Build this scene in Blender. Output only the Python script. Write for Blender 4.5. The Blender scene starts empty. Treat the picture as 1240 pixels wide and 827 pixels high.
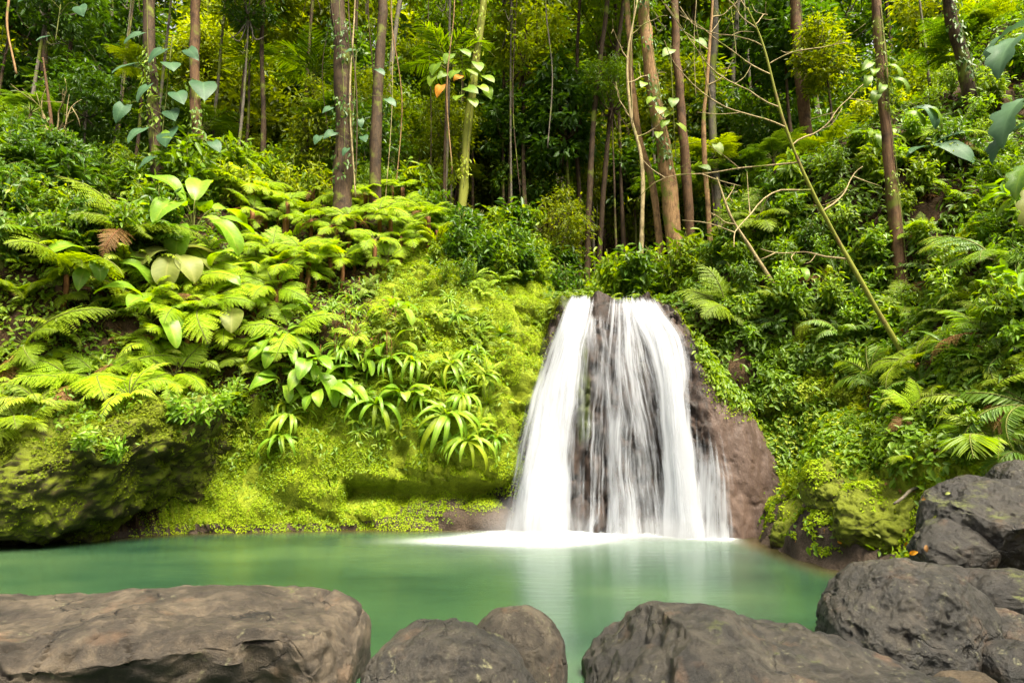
import bpy, math, random
import numpy as np
from mathutils import Vector, Matrix
from mathutils.bvhtree import BVHTree

R = math.radians
SC = bpy.context.scene
COL = SC.collection
rng = np.random.default_rng(7)
random.seed(7)

# ------------------------------------------------------------------ camera, sky, sun, exposure
PITCH, CAMZ, FPX = R(10.0), 2.0, 760.0
cam_d = bpy.data.cameras.new('camera'); cam = bpy.data.objects.new('camera', cam_d); COL.objects.link(cam)
cam.location = (0, 0, CAMZ); cam.rotation_euler = (R(90) + PITCH, 0, 0)
cam_d.sensor_width = 36; cam_d.lens = 36 * FPX / 1240; cam_d.clip_start = 0.05; cam_d.clip_end = 1000
SC.camera = cam
SUN_EL, SUN_AZ = R(61), R(146)          # azimuth measured clockwise from +Y
world = bpy.data.worlds.new('World'); SC.world = world; world.use_nodes = True
wn = world.node_tree.nodes; wl = world.node_tree.links; wn.clear()
sky = wn.new('ShaderNodeTexSky'); sky.sky_type = 'NISHITA'; sky.sun_disc = False
sky.sun_elevation = SUN_EL; sky.sun_rotation = SUN_AZ; sky.dust_density = 6.0; sky.air_density = 1.0; sky.ozone_density = 0.6
bg = wn.new('ShaderNodeBackground'); bg.inputs[1].default_value = 0.075
wo = wn.new('ShaderNodeOutputWorld'); hs = wn.new('ShaderNodeHueSaturation'); hs.inputs['Saturation'].default_value = .12; wl.new(sky.outputs[0], hs.inputs['Color']); wl.new(hs.outputs[0], bg.inputs[0]); wl.new(bg.outputs[0], wo.inputs[0])   # thin overcast
sd = bpy.data.lights.new('sun', 'SUN'); sd.energy = 3.9; sd.angle = R(32); sd.color = (1.0, 0.90, 0.70)
sun = bpy.data.objects.new('sun', sd); COL.objects.link(sun)
sdir = Vector((math.sin(SUN_AZ) * math.cos(SUN_EL), math.cos(SUN_AZ) * math.cos(SUN_EL), math.sin(SUN_EL)))
sun.rotation_euler = sdir.to_track_quat('Z', 'Y').to_euler()
SC.view_settings.view_transform = 'Standard'; SC.view_settings.look = 'None'
SC.view_settings.gamma = 1.0; SC.view_settings.exposure = 2.15; SC.view_settings.use_curve_mapping = False
SC.render.engine = 'CYCLES'
cy = SC.cycles
cy.max_bounces = 7; cy.diffuse_bounces = 4; cy.glossy_bounces = 3; cy.transmission_bounces = 4; cy.transparent_max_bounces = 24
cy.caustics_reflective = False; cy.caustics_refractive = False; cy.sample_clamp_indirect = 4.0
cy.use_denoising = True
try: cy.denoiser = 'OPENIMAGEDENOISE'
except Exception: pass
cy.use_adaptive_sampling = True; cy.adaptive_threshold = 0.02

# ------------------------------------------------------------------ helpers
CP, SP = math.cos(PITCH), math.sin(PITCH)
def ray(px, py):
    a = (px - 620) / FPX; b = (413.5 - py) / FPX
    return np.array([a, CP - b * SP, SP + b * CP])
CAMP = np.array([0, 0, CAMZ])
def at(px, py, y):
    d = ray(px, py); return CAMP + d * (y / d[1])
def atz(px, py, z):
    d = ray(px, py); return CAMP + d * ((z - CAMZ) / d[2])
def proj(P):
    P = np.atleast_2d(np.asarray(P, float)) - CAMP
    f = P[:, 1] * CP + P[:, 2] * SP; u = -P[:, 1] * SP + P[:, 2] * CP
    f2 = np.where(f < .05, .05, f)
    return 620 + FPX * P[:, 0] / f2, 413.5 - FPX * u / f2, f
def smooth(a, b, t):
    t = np.clip((t - a) / (b - a), 0, 1); return t * t * (3 - 2 * t)
def _h(ix, iy, iz, seed):
    n = (ix.astype(np.int64) * 374761393 + iy.astype(np.int64) * 668265263 + iz.astype(np.int64) * 1274126177 + seed * 974634777) & 0xffffffff
    n = ((n ^ (n >> 13)) * 1274126177) & 0xffffffff
    n = ((n ^ (n >> 16)) * 2246822519) & 0xffffffff
    return ((n ^ (n >> 15)) & 0xffff) / 32767.5 - 1.0
def vnoise(P, seed=0):
    P = np.asarray(P, float); i = np.floor(P); f = P - i; u = f * f * f * (f * (f * 6 - 15) + 10); i = i.astype(np.int64)
    r = 0
    for a in (0, 1):
        for b in (0, 1):
            for c in (0, 1):
                w = (u[:, 0] if a else 1 - u[:, 0]) * (u[:, 1] if b else 1 - u[:, 1]) * (u[:, 2] if c else 1 - u[:, 2])
                r = r + w * _h(i[:, 0] + a, i[:, 1] + b, i[:, 2] + c, seed)
    return r
def fbm(P, seed=0, oct=4, gain=.5):
    r = 0; a = 1.0; P = np.asarray(P, float)
    for k in range(oct):
        r = r + a * vnoise(P * 2.03 ** k + k * 17.3, seed + k); a *= gain
    return r
def unit(V):
    V = np.asarray(V, float); return V / np.maximum(np.linalg.norm(V, axis=-1, keepdims=True), 1e-9)

def mesh_of(name, V, Fs, mats=(), attrs=None, mi=None, smooth_=True):
    """one mesh from a vertex array and a list of (k,3)/(k,4) face arrays"""
    Fs = [np.asarray(f, np.int32) for f in Fs if len(f)]
    me = bpy.data.meshes.new(name)
    V = np.asarray(V, np.float32)
    me.vertices.add(len(V)); me.vertices.foreach_set('co', V.ravel())
    tot = np.concatenate([np.full(len(f), f.shape[1], np.int32) for f in Fs])
    idx = np.concatenate([f.ravel() for f in Fs])
    st = np.concatenate([[0], np.cumsum(tot)[:-1]]).astype(np.int32)
    me.loops.add(len(idx)); me.loops.foreach_set('vertex_index', idx)
    me.polygons.add(len(tot)); me.polygons.foreach_set('loop_start', st)
    try: me.polygons.foreach_set('loop_total', tot)
    except Exception: pass
    if mi is not None: me.polygons.foreach_set('material_index', np.asarray(mi, np.int32))
    me.polygons.foreach_set('use_smooth', np.full(len(tot), smooth_, bool))
    for m in mats: me.materials.append(m)
    for k, v in (attrs or {}).items():
        a = me.attributes.new(k, 'FLOAT', 'POINT'); a.data.foreach_set('value', np.asarray(v, np.float32))
    me.update(calc_edges=True); me.validate()
    return me
def link(name, me, parent=None, loc=None):
    o = bpy.data.objects.new(name, me); COL.objects.link(o)
    if parent: o.parent = parent
    if loc is not None: o.location = tuple(loc)
    return o
def empty(name, loc=(0, 0, 0), rz=0):
    o = bpy.data.objects.new(name, None); COL.objects.link(o); o.empty_display_size = .2
    o.location = tuple(loc); o.rotation_euler = (0, 0, rz); return o
def tag(o, label=None, cat=None, group=None, kind=None):
    if label: o['label'] = label
    if cat: o['category'] = cat
    if group: o['group'] = group
    if kind: o['kind'] = kind
    return o
class MB:
    """collects verts / faces / tint"""
    def __init__(s): s.V = []; s.F = []; s.T = []; s.M = []; s.n = 0
    def add(s, V, Fs, t=.5, m=0):
        V = np.asarray(V, float)
        for f in Fs:
            f = np.asarray(f)
            if len(f): s.F.append(f + s.n); s.M.append(np.full(len(f), m))
        s.V.append(V); s.T.append(np.broadcast_to(t, (len(V),)).astype(float)); s.n += len(V); return s
    def mesh(s, name, mats):
        F3 = [f for f in s.F if f.shape[1] == 3]; F4 = [f for f in s.F if f.shape[1] == 4]
        M3 = [m for f, m in zip(s.F, s.M) if f.shape[1] == 3]; M4 = [m for f, m in zip(s.F, s.M) if f.shape[1] == 4]
        Fs = []; Ms = []
        if F3: Fs.append(np.concatenate(F3)); Ms.append(np.concatenate(M3))
        if F4: Fs.append(np.concatenate(F4)); Ms.append(np.concatenate(M4))
        return mesh_of(name, np.concatenate(s.V), Fs, mats, {'tint': np.concatenate(s.T)}, np.concatenate(Ms))

def resample(pts, n):
    pts = np.asarray(pts, float); m = len(pts)
    if m == 2: t = np.linspace(0, 1, n)[:, None]; return pts[0] * (1 - t) + pts[1] * t
    # catmull-rom
    P = np.vstack([2 * pts[0] - pts[1], pts, 2 * pts[-1] - pts[-2]])
    ts = np.linspace(0, m - 1 - 1e-6, n); k = ts.astype(int); t = (ts - k)[:, None]
    a, b, c, d = P[k], P[k + 1], P[k + 2], P[k + 3]
    return .5 * (2 * b + (c - a) * t + (2 * a - 5 * b + 4 * c - d) * t ** 2 + (3 * b - a - 3 * c + d) * t ** 3)
def tube(pts, rad, sides=8, wob=0.0, seed=0):
    pts = np.asarray(pts, float); n = len(pts); rad = np.broadcast_to(rad, (n,)).astype(float)
    T = unit(np.gradient(pts, axis=0))
    ref = np.array([1., .3, 0]) if abs(T[0][2]) > .5 else np.array([0, 0, 1.])
    A = unit(np.cross(T, ref)); B = np.cross(T, A)
    an = np.linspace(0, 2 * np.pi, sides, endpoint=False)
    ring = A[:, None] * np.cos(an)[None, :, None] + B[:, None] * np.sin(an)[None, :, None]
    r = rad[:, None, None]
    if wob:
        q = (pts[:, None] + ring * 0.5 * 1.0).reshape(-1, 3)
        w = fbm(q * np.array([3, 3, .8]), seed, 3).reshape(n, sides, 1); r = r * (1 + wob * w)
    V = (pts[:, None] + ring * r).reshape(-1, 3)
    i = np.arange(n - 1)[:, None] * sides; j = np.arange(sides)[None]; j2 = (j + 1) % sides
    F = np.stack([i + j, i + j2, i + sides + j2, i + sides + j], -1).reshape(-1, 4)
    V = np.vstack([V, pts[-1]]); c = len(V) - 1; e = (n - 1) * sides
    F3 = np.stack([e + np.arange(sides), e + (np.arange(sides) + 1) % sides, np.full(sides, c)], -1)
    return V, [F, F3]
def leaves(P, D, N, L, W, fold=.12, curl=.15):
    """many six-point leaves at once: 2 quads each, folded along the midrib"""
    P = np.asarray(P, float); n = len(P); D = unit(D); S = unit(np.cross(D, N)); N = np.cross(S, D)
    L = np.broadcast_to(L, (n,))[:, None]; W = np.broadcast_to(W, (n,))[:, None]
    up = N * W * fold; cu = N * L * np.broadcast_to(curl, (n,))[:, None]
    b = P; t = P + D * L * (1) - cu
    l1 = P + D * L * .3 - S * W * .46 + up - cu * .1; r1 = P + D * L * .3 + S * W * .46 + up - cu * .1
    l2 = P + D * L * .68 - S * W * .36 + up - cu * .45; r2 = P + D * L * .68 + S * W * .36 + up - cu * .45
    V = np.stack([b, r1, r2, t, l2, l1], 1).reshape(-1, 3)
    k = np.arange(n)[:, None] * 6
    F = np.concatenate([k + np.array([[0, 1, 2, 3]]), k + np.array([[0, 3, 4, 5]])])
    return V, [F]
def rep6(t): return np.repeat(t, 6)

# ------------------------------------------------------------------ materials
def nodes(name):
    m = bpy.data.materials.new(name); m.use_nodes = True; nt = m.node_tree; nt.nodes.clear()
    out = nt.nodes.new('ShaderNodeOutputMaterial'); return m, nt, out
def N_(nt, t, **kw):
    n = nt.nodes.new(t)
    for k, v in kw.items():
        if k.startswith('i_'): n.inputs[int(k[2:]) if k[2:].isdigit() else k[2:]].default_value = v
        else: setattr(n, k, v)
    return n
def ramp(nt, src, stops):
    r = nt.nodes.new('ShaderNodeValToRGB'); e = r.color_ramp.elements
    while len(e) < len(stops): e.new(.5)
    for el, (p, c) in zip(e, stops):
        el.position = p; el.color = (*c, 1) if len(c) == 3 else c
    nt.links.new(src, r.inputs[0]); return r.outputs[0]
def math_(nt, op, a, b=None, c=None, clamp=False):
    n = nt.nodes.new('ShaderNodeMath'); n.operation = op; n.use_clamp = clamp
    for i, v in enumerate((a, b, c)):
        if v is None: continue
        if isinstance(v, (int, float)): n.inputs[i].default_value = v
        else: nt.links.new(v, n.inputs[i])
    return n.outputs[0]
def mixc(nt, f, a, b, mode='MIX'):
    n = nt.nodes.new('ShaderNodeMix'); n.data_type = 'RGBA'; n.blend_type = mode
    for s, v in ((0, f), (6, a), (7, b)):
        if isinstance(v, (int, float)): n.inputs[s].default_value = v
        elif isinstance(v, tuple): n.inputs[s].default_value = (*v, 1)
        else: nt.links.new(v, n.inputs[s])
    return n.outputs[2]
def maprange(nt, v, a, b, c=0., d=1.):
    n = nt.nodes.new('ShaderNodeMapRange'); n.interpolation_type = 'SMOOTHSTEP'
    nt.links.new(v, n.inputs[0])
    for i, x in ((1, a), (2, b), (3, c), (4, d)): n.inputs[i].default_value = x
    return n.outputs[0]
def attr(nt, name):
    n = nt.nodes.new('ShaderNodeAttribute'); n.attribute_name = name; return n.outputs['Fac']
def noise(nt, scale, detail=4, rough=.55, vec=None, dim='3D', dist=0.0):
    n = nt.nodes.new('ShaderNodeTexNoise'); n.inputs['Scale'].default_value = scale; n.inputs['Detail'].default_value = detail
    n.inputs['Roughness'].default_value = rough; n.inputs['Distortion'].default_value = dist
    if vec is not None: nt.links.new(vec, n.inputs['Vector'])
    return n.outputs['Fac']
def objco(nt): return nt.nodes.new('ShaderNodeTexCoord').outputs['Object']
def posco(nt): return nt.nodes.new('ShaderNodeNewGeometry').outputs['Position']

def leaf_mat(name, c0, c1, c2, trans=.42, rough=.42, spec=.35, tcol=1.5):
    """c0 dark .. c1 typical .. c2 pale; varied by leaf ('tint') and by plant"""
    m, nt, out = nodes(name); L = nt.links
    oi = nt.nodes.new('ShaderNodeObjectInfo'); t = attr(nt, 'tint')
    nz = noise(nt, 9.0, 2, .5, posco(nt))
    f = math_(nt, 'MULTIPLY_ADD', oi.outputs['Random'], .34, math_(nt, 'MULTIPLY', t, .52))
    f = math_(nt, 'ADD', f, math_(nt, 'MULTIPLY_ADD', nz, .4, -.12), clamp=True)
    c = ramp(nt, f, [(0.0, c0), (.5, c1), (1.0, c2)])
    lu = math_(nt, 'SUBTRACT', attr(nt, 'lu'), 2.0); au = math_(nt, 'ABSOLUTE', lu)
    fr = math_(nt, 'ABSOLUTE', math_(nt, 'SUBTRACT', math_(nt, 'FRACT', math_(nt, 'SUBTRACT', math_(nt, 'MULTIPLY', attr(nt, 'lv'), 9.0), math_(nt, 'MULTIPLY', au, 1.6))), .5))
    vf = math_(nt, 'MAXIMUM', maprange(nt, fr, .09, .02, 0, .55), maprange(nt, au, .09, .03, 0, .9))
    vf = math_(nt, 'MULTIPLY', vf, math_(nt, 'LESS_THAN', au, 1.2))
    c = mixc(nt, vf, c, mixc(nt, .55, c2, c)); bl = noise(nt, 3.5, 4, .7, posco(nt)); c = mixc(nt, maprange(nt, bl, .60, .72, 0, .5), c, (c0[0] * 1.5, c0[1] * .9, c0[2]))
    p = N_(nt, 'ShaderNodeBsdfPrincipled'); L.new(c, p.inputs['Base Color'])
    p.inputs['Roughness'].default_value = rough; p.inputs['Specular IOR Level'].default_value = spec
    tr = N_(nt, 'ShaderNodeBsdfTranslucent')
    h = N_(nt, 'ShaderNodeHueSaturation'); h.inputs['Hue'].default_value = .488; h.inputs['Saturation'].default_value = 1.08; h.inputs['Value'].default_value = tcol
    L.new(c, h.inputs['Color']); L.new(h.outputs[0], tr.inputs[0])
    mx = N_(nt, 'ShaderNodeMixShader'); mx.inputs[0].default_value = trans
    L.new(p.outputs[0], mx.inputs[1]); L.new(tr.outputs[0], mx.inputs[2]); L.new(mx.outputs[0], out.inputs[0])
    return m
M = {}
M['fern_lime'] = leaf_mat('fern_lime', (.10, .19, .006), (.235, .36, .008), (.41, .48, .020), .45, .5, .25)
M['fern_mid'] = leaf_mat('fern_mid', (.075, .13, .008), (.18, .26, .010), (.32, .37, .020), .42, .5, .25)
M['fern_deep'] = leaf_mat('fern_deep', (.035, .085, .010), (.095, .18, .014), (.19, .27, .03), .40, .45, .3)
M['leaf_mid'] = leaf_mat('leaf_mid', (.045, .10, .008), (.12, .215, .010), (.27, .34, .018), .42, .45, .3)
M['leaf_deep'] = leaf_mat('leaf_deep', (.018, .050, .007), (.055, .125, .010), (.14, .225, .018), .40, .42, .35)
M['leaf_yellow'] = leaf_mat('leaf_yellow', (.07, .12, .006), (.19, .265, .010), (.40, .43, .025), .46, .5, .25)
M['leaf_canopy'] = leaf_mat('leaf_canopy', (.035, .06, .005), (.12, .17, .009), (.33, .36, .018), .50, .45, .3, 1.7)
M['leaf_blue'] = leaf_mat('leaf_blue', (.018, .055, .022), (.042, .100, .042), (.085, .16, .07), .30, .5, .25, 1.2)
M['leaf_broad'] = leaf_mat('leaf_broad', (.06, .15, .010), (.15, .28, .014), (.32, .40, .05), .42, .4, .35)
M['leaf_pale'] = leaf_mat('leaf_pale', (.09, .12, .02), (.18, .21, .04), (.30, .30, .08), .4, .5, .25, 1.2)
M['leaf_dead'] = leaf_mat('leaf_dead', (.10, .045, .012), (.20, .10, .03), (.32, .18, .06), .25, .6, .2, 1.1)
M['leaf_orange'] = leaf_mat('leaf_orange', (.40, .12, .008), (.55, .22, .01), (.6, .30, .02), .4, .5, .3, 1.2)
M['moss_leaf'] = leaf_mat('moss_leaf', (.09, .145, .004), (.21, .30, .006), (.38, .44, .010), .38, .65, .12)
M['moss_dim'] = leaf_mat('moss_dim', (.065, .095, .004), (.13, .17, .006), (.22, .25, .01), .35, .65, .12)

def bark_mat(name, c0, c1, moss=0.0, mcol=(.11, .13, .015)):
    m, nt, out = nodes(name); L = nt.links
    mp = N_(nt, 'ShaderNodeMapping'); mp.inputs['Scale'].default_value = (16, 16, 2.4); L.new(posco(nt), mp.inputs[0])
    n1 = noise(nt, 1.6, 6, .65, mp.outputs[0]); n2 = noise(nt, 1.3, 4, .6, posco(nt)); n3 = noise(nt, 14, 3, .6, posco(nt))
    c = ramp(nt, n1, [(.3, c0), (.68, c1)])
    n4 = noise(nt, 2.2, 5, .7, posco(nt)); c = mixc(nt, maprange(nt, n4, .50, .66, 0, .75), c, tuple(x * .45 for x in c0)); c = mixc(nt, maprange(nt, n3, .58, .72, 0, .45), c, tuple(min(1, x * 1.5) for x in c1))
    if moss: c = mixc(nt, maprange(nt, n2, .62 - moss * .4, .72 - moss * .3), c, mcol)
    p = N_(nt, 'ShaderNodeBsdfPrincipled'); L.new(c, p.inputs['Base Color']); p.inputs['Roughness'].default_value = .8; p.inputs['Specular IOR Level'].default_value = .2
    b = N_(nt, 'ShaderNodeBump'); b.inputs['Strength'].default_value = .6; b.inputs['Distance'].default_value = .015; L.new(n1, b.inputs['Height']); L.new(b.outputs[0], p.inputs['Normal'])
    L.new(p.outputs[0], out.inputs[0]); return m
M['bark_dark'] = bark_mat('bark_dark', (.022, .013, .007), (.075, .047, .023), .2)
M['bark_red'] = bark_mat('bark_red', (.045, .022, .010), (.13, .072, .032), .22)
M['bark_tan'] = bark_mat('bark_tan', (.11, .058, .022), (.30, .18, .08), .2)
M['bark_moss'] = bark_mat('bark_moss', (.07, .045, .015), (.19, .13, .045), .75, (.15, .16, .02))
M['bark_grey'] = bark_mat('bark_grey', (.05, .045, .035), (.15, .125, .09), .3)
M['twig'] = bark_mat('twig', (.14, .10, .04), (.36, .29, .15), .2)
M['stalk'] = bark_mat('stalk', (.06, .07, .012), (.14, .15, .03), 0)
M['stalk_red'] = bark_mat('stalk_red', (.09, .035, .012), (.20, .09, .035), 0)

def rock_mat(name, c0, c1, c2, moss=.0, lichen=.3, scale=1.0, rough=.75, mcol=(.10, .13, .012), spec=.3, mosslow=.15, warm=.2):
    m, nt, out = nodes(name); L = nt.links
    co = posco(nt)
    n1 = noise(nt, 1.1 * scale, 10, .68, co, dist=.5); n2 = noise(nt, 6 * scale, 8, .72, co, dist=.3); n3 = noise(nt, 46 * scale, 6, .75, co)
    f = math_(nt, 'MULTIPLY_ADD', n2, .5, math_(nt, 'MULTIPLY', n1, .62))
    c = ramp(nt, f, [(.40, c0), (.54, c1), (.69, c2)])
    c = mixc(nt, maprange(nt, n3, .35, .7, 0, .55), c, mixc(nt, .5, c, (.01, .009, .008)))
    if warm: c = mixc(nt, maprange(nt, noise(nt, 2.3 * scale, 4, .6, co), .56, .72, 0, warm), c, (.22, .12, .06))
    if lichen:
        v = N_(nt, 'ShaderNodeTexVoronoi'); v.inputs['Scale'].default_value = 9.5 * scale
        wv = N_(nt, 'ShaderNodeVectorMath'); wv.operation = 'ADD'
        nn = N_(nt, 'ShaderNodeTexNoise'); nn.inputs['Scale'].default_value = 9 * scale; L.new(co, nn.inputs['Vector'])
        sc = N_(nt, 'ShaderNodeVectorMath'); sc.operation = 'SCALE'; sc.inputs['Scale'].default_value = .30 / scale; L.new(nn.outputs['Color'], sc.inputs[0])
        L.new(co, wv.inputs[0]); L.new(sc.outputs[0], wv.inputs[1]); L.new(wv.outputs[0], v.inputs['Vector'])
        lf = math_(nt, 'MULTIPLY', maprange(nt, v.outputs['Distance'], .34, .06), maprange(nt, noise(nt, 1.7 * scale, 2, .5, co), .60 - lichen * .22, .68))
        c = mixc(nt, math_(nt, 'MULTIPLY', math_(nt, 'MULTIPLY', lf, maprange(nt, n3, .38, .58)), .85), c, (.19, .185, .10))
    g = nt.nodes.new('ShaderNodeNewGeometry'); sx = N_(nt, 'ShaderNodeSeparateXYZ'); L.new(g.outputs['True Normal'], sx.inputs[0])
    if moss:
        mf = math_(nt, 'ADD', math_(nt, 'MULTIPLY', sx.outputs[2], .28), noise(nt, 1.5 * scale, 6, .62, co))
        mf = maprange(nt, mf, .98 - moss * .5, 1.12 - moss * .5)
        mc = mixc(nt, n3, tuple(x * .55 for x in mcol), tuple(x * 1.5 for x in mcol))
        c = mixc(nt, mf, c, mc)
    p = N_(nt, 'ShaderNodeBsdfPrincipled'); L.new(c, p.inputs['Base Color']); p.inputs['Specular IOR Level'].default_value = spec
    L.new(maprange(nt, n2, .3, .7, rough - .18, rough + .12), p.inputs['Roughness'])
    ve = N_(nt, 'ShaderNodeTexVoronoi'); ve.feature = 'DISTANCE_TO_EDGE'; ve.inputs['Scale'].default_value = 1.15 * scale
    wn_ = N_(nt, 'ShaderNodeTexNoise'); wn_.inputs['Scale'].default_value = 2.2 * scale; wn_.inputs['Detail'].default_value = 5; L.new(co, wn_.inputs['Vector'])
    ws = N_(nt, 'ShaderNodeVectorMath'); ws.operation = 'SCALE'; ws.inputs['Scale'].default_value = .9 / scale; L.new(wn_.outputs['Color'], ws.inputs[0]); wa = N_(nt, 'ShaderNodeVectorMath'); wa.operation = 'ADD'; L.new(co, wa.inputs[0]); L.new(ws.outputs[0], wa.inputs[1]); L.new(wa.outputs[0], ve.inputs['Vector'])
    ck = math_(nt, 'MULTIPLY', maprange(nt, ve.outputs['Distance'], .022, .004), maprange(nt, noise(nt, 1.3 * scale, 2, .5, co), .50, .58))
    c = mixc(nt, maprange(nt, n3, .54, .66, 0, .55), c, mixc(nt, .65, c, c2)); c = mixc(nt, math_(nt, 'MULTIPLY', ck, .85), c, (.003, .0025, .002))
    n5 = noise(nt, 120 * scale, 3, .7, co); c = mixc(nt, maprange(nt, n5, .56, .70, 0, .55), c, mixc(nt, .5, c, (.20, .18, .14))); c = mixc(nt, maprange(nt, n5, .44, .32, 0, .6), c, (.006, .005, .004)); L.new(c, p.inputs['Base Color'])
    b = N_(nt, 'ShaderNodeBump'); b.inputs['Strength'].default_value = 1.0; b.inputs['Distance'].default_value = .035
    h = math_(nt, 'MULTIPLY_ADD', ck, -.5, math_(nt, 'MULTIPLY_ADD', n5, .2, math_(nt, 'MULTIPLY_ADD', n3, .6, math_(nt, 'MULTIPLY', n2, .6)))); L.new(h, b.inputs['Height']); L.new(b.outputs[0], p.inputs['Normal'])
    L.new(p.outputs[0], out.inputs[0]); return m
M['rock_slab'] = rock_mat('rock_slab', (.007, .0055, .004), (.035, .027, .019), (.112, .086, .057), .10, .3, 1.0, .72)
M['rock_grey'] = rock_mat('rock_grey', (.002, .0016, .0013), (.008, .0066, .005), (.044, .036, .025), .24, .9, 1.2, .52, spec=.45, mcol=(.055, .065, .010))
M['rock_brown'] = rock_mat('rock_brown', (.006, .005, .004), (.030, .024, .017), (.090, .074, .050), .22, .6, 1.4, .6, mcol=(.055, .065, .010))
M['rock_dark'] = rock_mat('rock_dark', (.003, .0024, .002), (.010, .0078, .0055), (.030, .024, .017), .40, .15, 1.3, .55, spec=.45, mcol=(.06, .07, .010))
M['rock_tan'] = rock_mat('rock_tan', (.018, .012, .007), (.045, .032, .018), (.09, .065, .038), .1, .2, 2, .7)
M['rock_red'] = rock_mat('rock_red', (.2, .05, .03), (.30, .09, .055), (.36, .13, .08), .05, .0, 3, .7)
M['rock_mossy'] = rock_mat('rock_mossy', (.02, .018, .006), (.055, .050, .016), (.10, .09, .030), 1.25, .1, 1.0, .85, (.095, .115, .006), spec=.15)

# terrain: soil / moss / wet rock by per-vertex zone values broken up with noise
def terrain_mat():
    m, nt, out = nodes('terrain'); L = nt.links; co = posco(nt)
    n1 = noise(nt, .9, 8, .65, co); n2 = noise(nt, 4.5, 6, .65, co); n3 = noise(nt, 28, 4, .65, co)
    soil = ramp(nt, math_(nt, 'MULTIPLY_ADD', n3, .5, math_(nt, 'MULTIPLY', n2, .5)), [(.34, (.014, .009, .005)), (.5, (.045, .026, .011)), (.66, (.10, .058, .026))])
    moss = ramp(nt, math_(nt, 'MULTIPLY_ADD', n3, .55, math_(nt, 'MULTIPLY', n2, .45)), [(.3, (.06, .085, .005)), (.5, (.15, .19, .007)), (.7, (.26, .30, .010))])
    rock = ramp(nt, math_(nt, 'MULTIPLY_ADD', n3, .45, math_(nt, 'MULTIPLY', n1, .6)), [(.34, (.015, .011, .008)), (.52, (.05, .035, .024)), (.7, (.11, .08, .058))])
    fm = maprange(nt, math_(nt, 'ADD', attr(nt, 'moss'), math_(nt, 'MULTIPLY_ADD', n2, 1.0, -.5)), .38, .62)
    fr = maprange(nt, math_(nt, 'ADD', attr(nt, 'rock'), math_(nt, 'MULTIPLY_ADD', n1, 1.0, -.5)), .42, .58)
    c = mixc(nt, fm, soil, moss); c = mixc(nt, fr, c, rock)
    p = N_(nt, 'ShaderNodeBsdfPrincipled'); L.new(c, p.inputs['Base Color']); p.inputs['Roughness'].default_value = .85; p.inputs['Specular IOR Level'].default_value = .2
    b = N_(nt, 'ShaderNodeBump'); b.inputs['Strength'].default_value = 1.0; b.inputs['Distance'].default_value = .08
    L.new(math_(nt, 'MULTIPLY_ADD', n3, .5, n2), b.inputs['Height']); L.new(b.outputs[0], p.inputs['Normal']); L.new(p.outputs[0], out.inputs[0]); return m
M['terrain'] = terrain_mat()

def cliff_mat():
    m, nt, out = nodes('wet_cliff'); L = nt.links; co = posco(nt)
    mp = N_(nt, 'ShaderNodeMapping'); mp.inputs['Scale'].default_value = (1, 1, .35); L.new(co, mp.inputs[0])
    n1 = noise(nt, 1.4, 8, .65, mp.outputs[0]); n2 = noise(nt, 7, 6, .7, mp.outputs[0]); n3 = noise(nt, 40, 4, .65, co)
    c = ramp(nt, math_(nt, 'MULTIPLY_ADD', n2, .55, math_(nt, 'MULTIPLY', n1, .55)), [(.40, (.004, .0025, .002)), (.54, (.018, .0105, .0075)), (.70, (.058, .035, .025))])
    dry = ramp(nt, math_(nt, 'MULTIPLY_ADD', n3, .5, math_(nt, 'MULTIPLY', n1, .5)), [(.36, (.026, .015, .011)), (.52, (.066, .041, .030)), (.68, (.115, .077, .058))])
    c = mixc(nt, maprange(nt, math_(nt, 'ADD', attr(nt, 'dry'), math_(nt, 'MULTIPLY_ADD', n1, .5, -.25)), .4, .65), c, dry)
    gm = maprange(nt, math_(nt, 'ADD', attr(nt, 'green'), math_(nt, 'MULTIPLY_ADD', n1, 1.2, -.6)), .45, .7)
    c = mixc(nt, gm, c, mixc(nt, n2, (.012, .02, .003), (.05, .065, .006)))
    p = N_(nt, 'ShaderNodeBsdfPrincipled'); L.new(c, p.inputs['Base Color']); p.inputs['Specular IOR Level'].default_value = .3
    L.new(maprange(nt, n2, .3, .7, .45, .8), p.inputs['Roughness'])
    b = N_(nt, 'ShaderNodeBump'); b.inputs['Strength'].default_value = .8; b.inputs['Distance'].default_value = .06
    L.new(math_(nt, 'MULTIPLY_ADD', n3, .3, n2), b.inputs['Height']); L.new(b.outputs[0], p.inputs['Normal']); L.new(p.outputs[0], out.inputs[0]); return m
M['cliff'] = cliff_mat()

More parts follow.
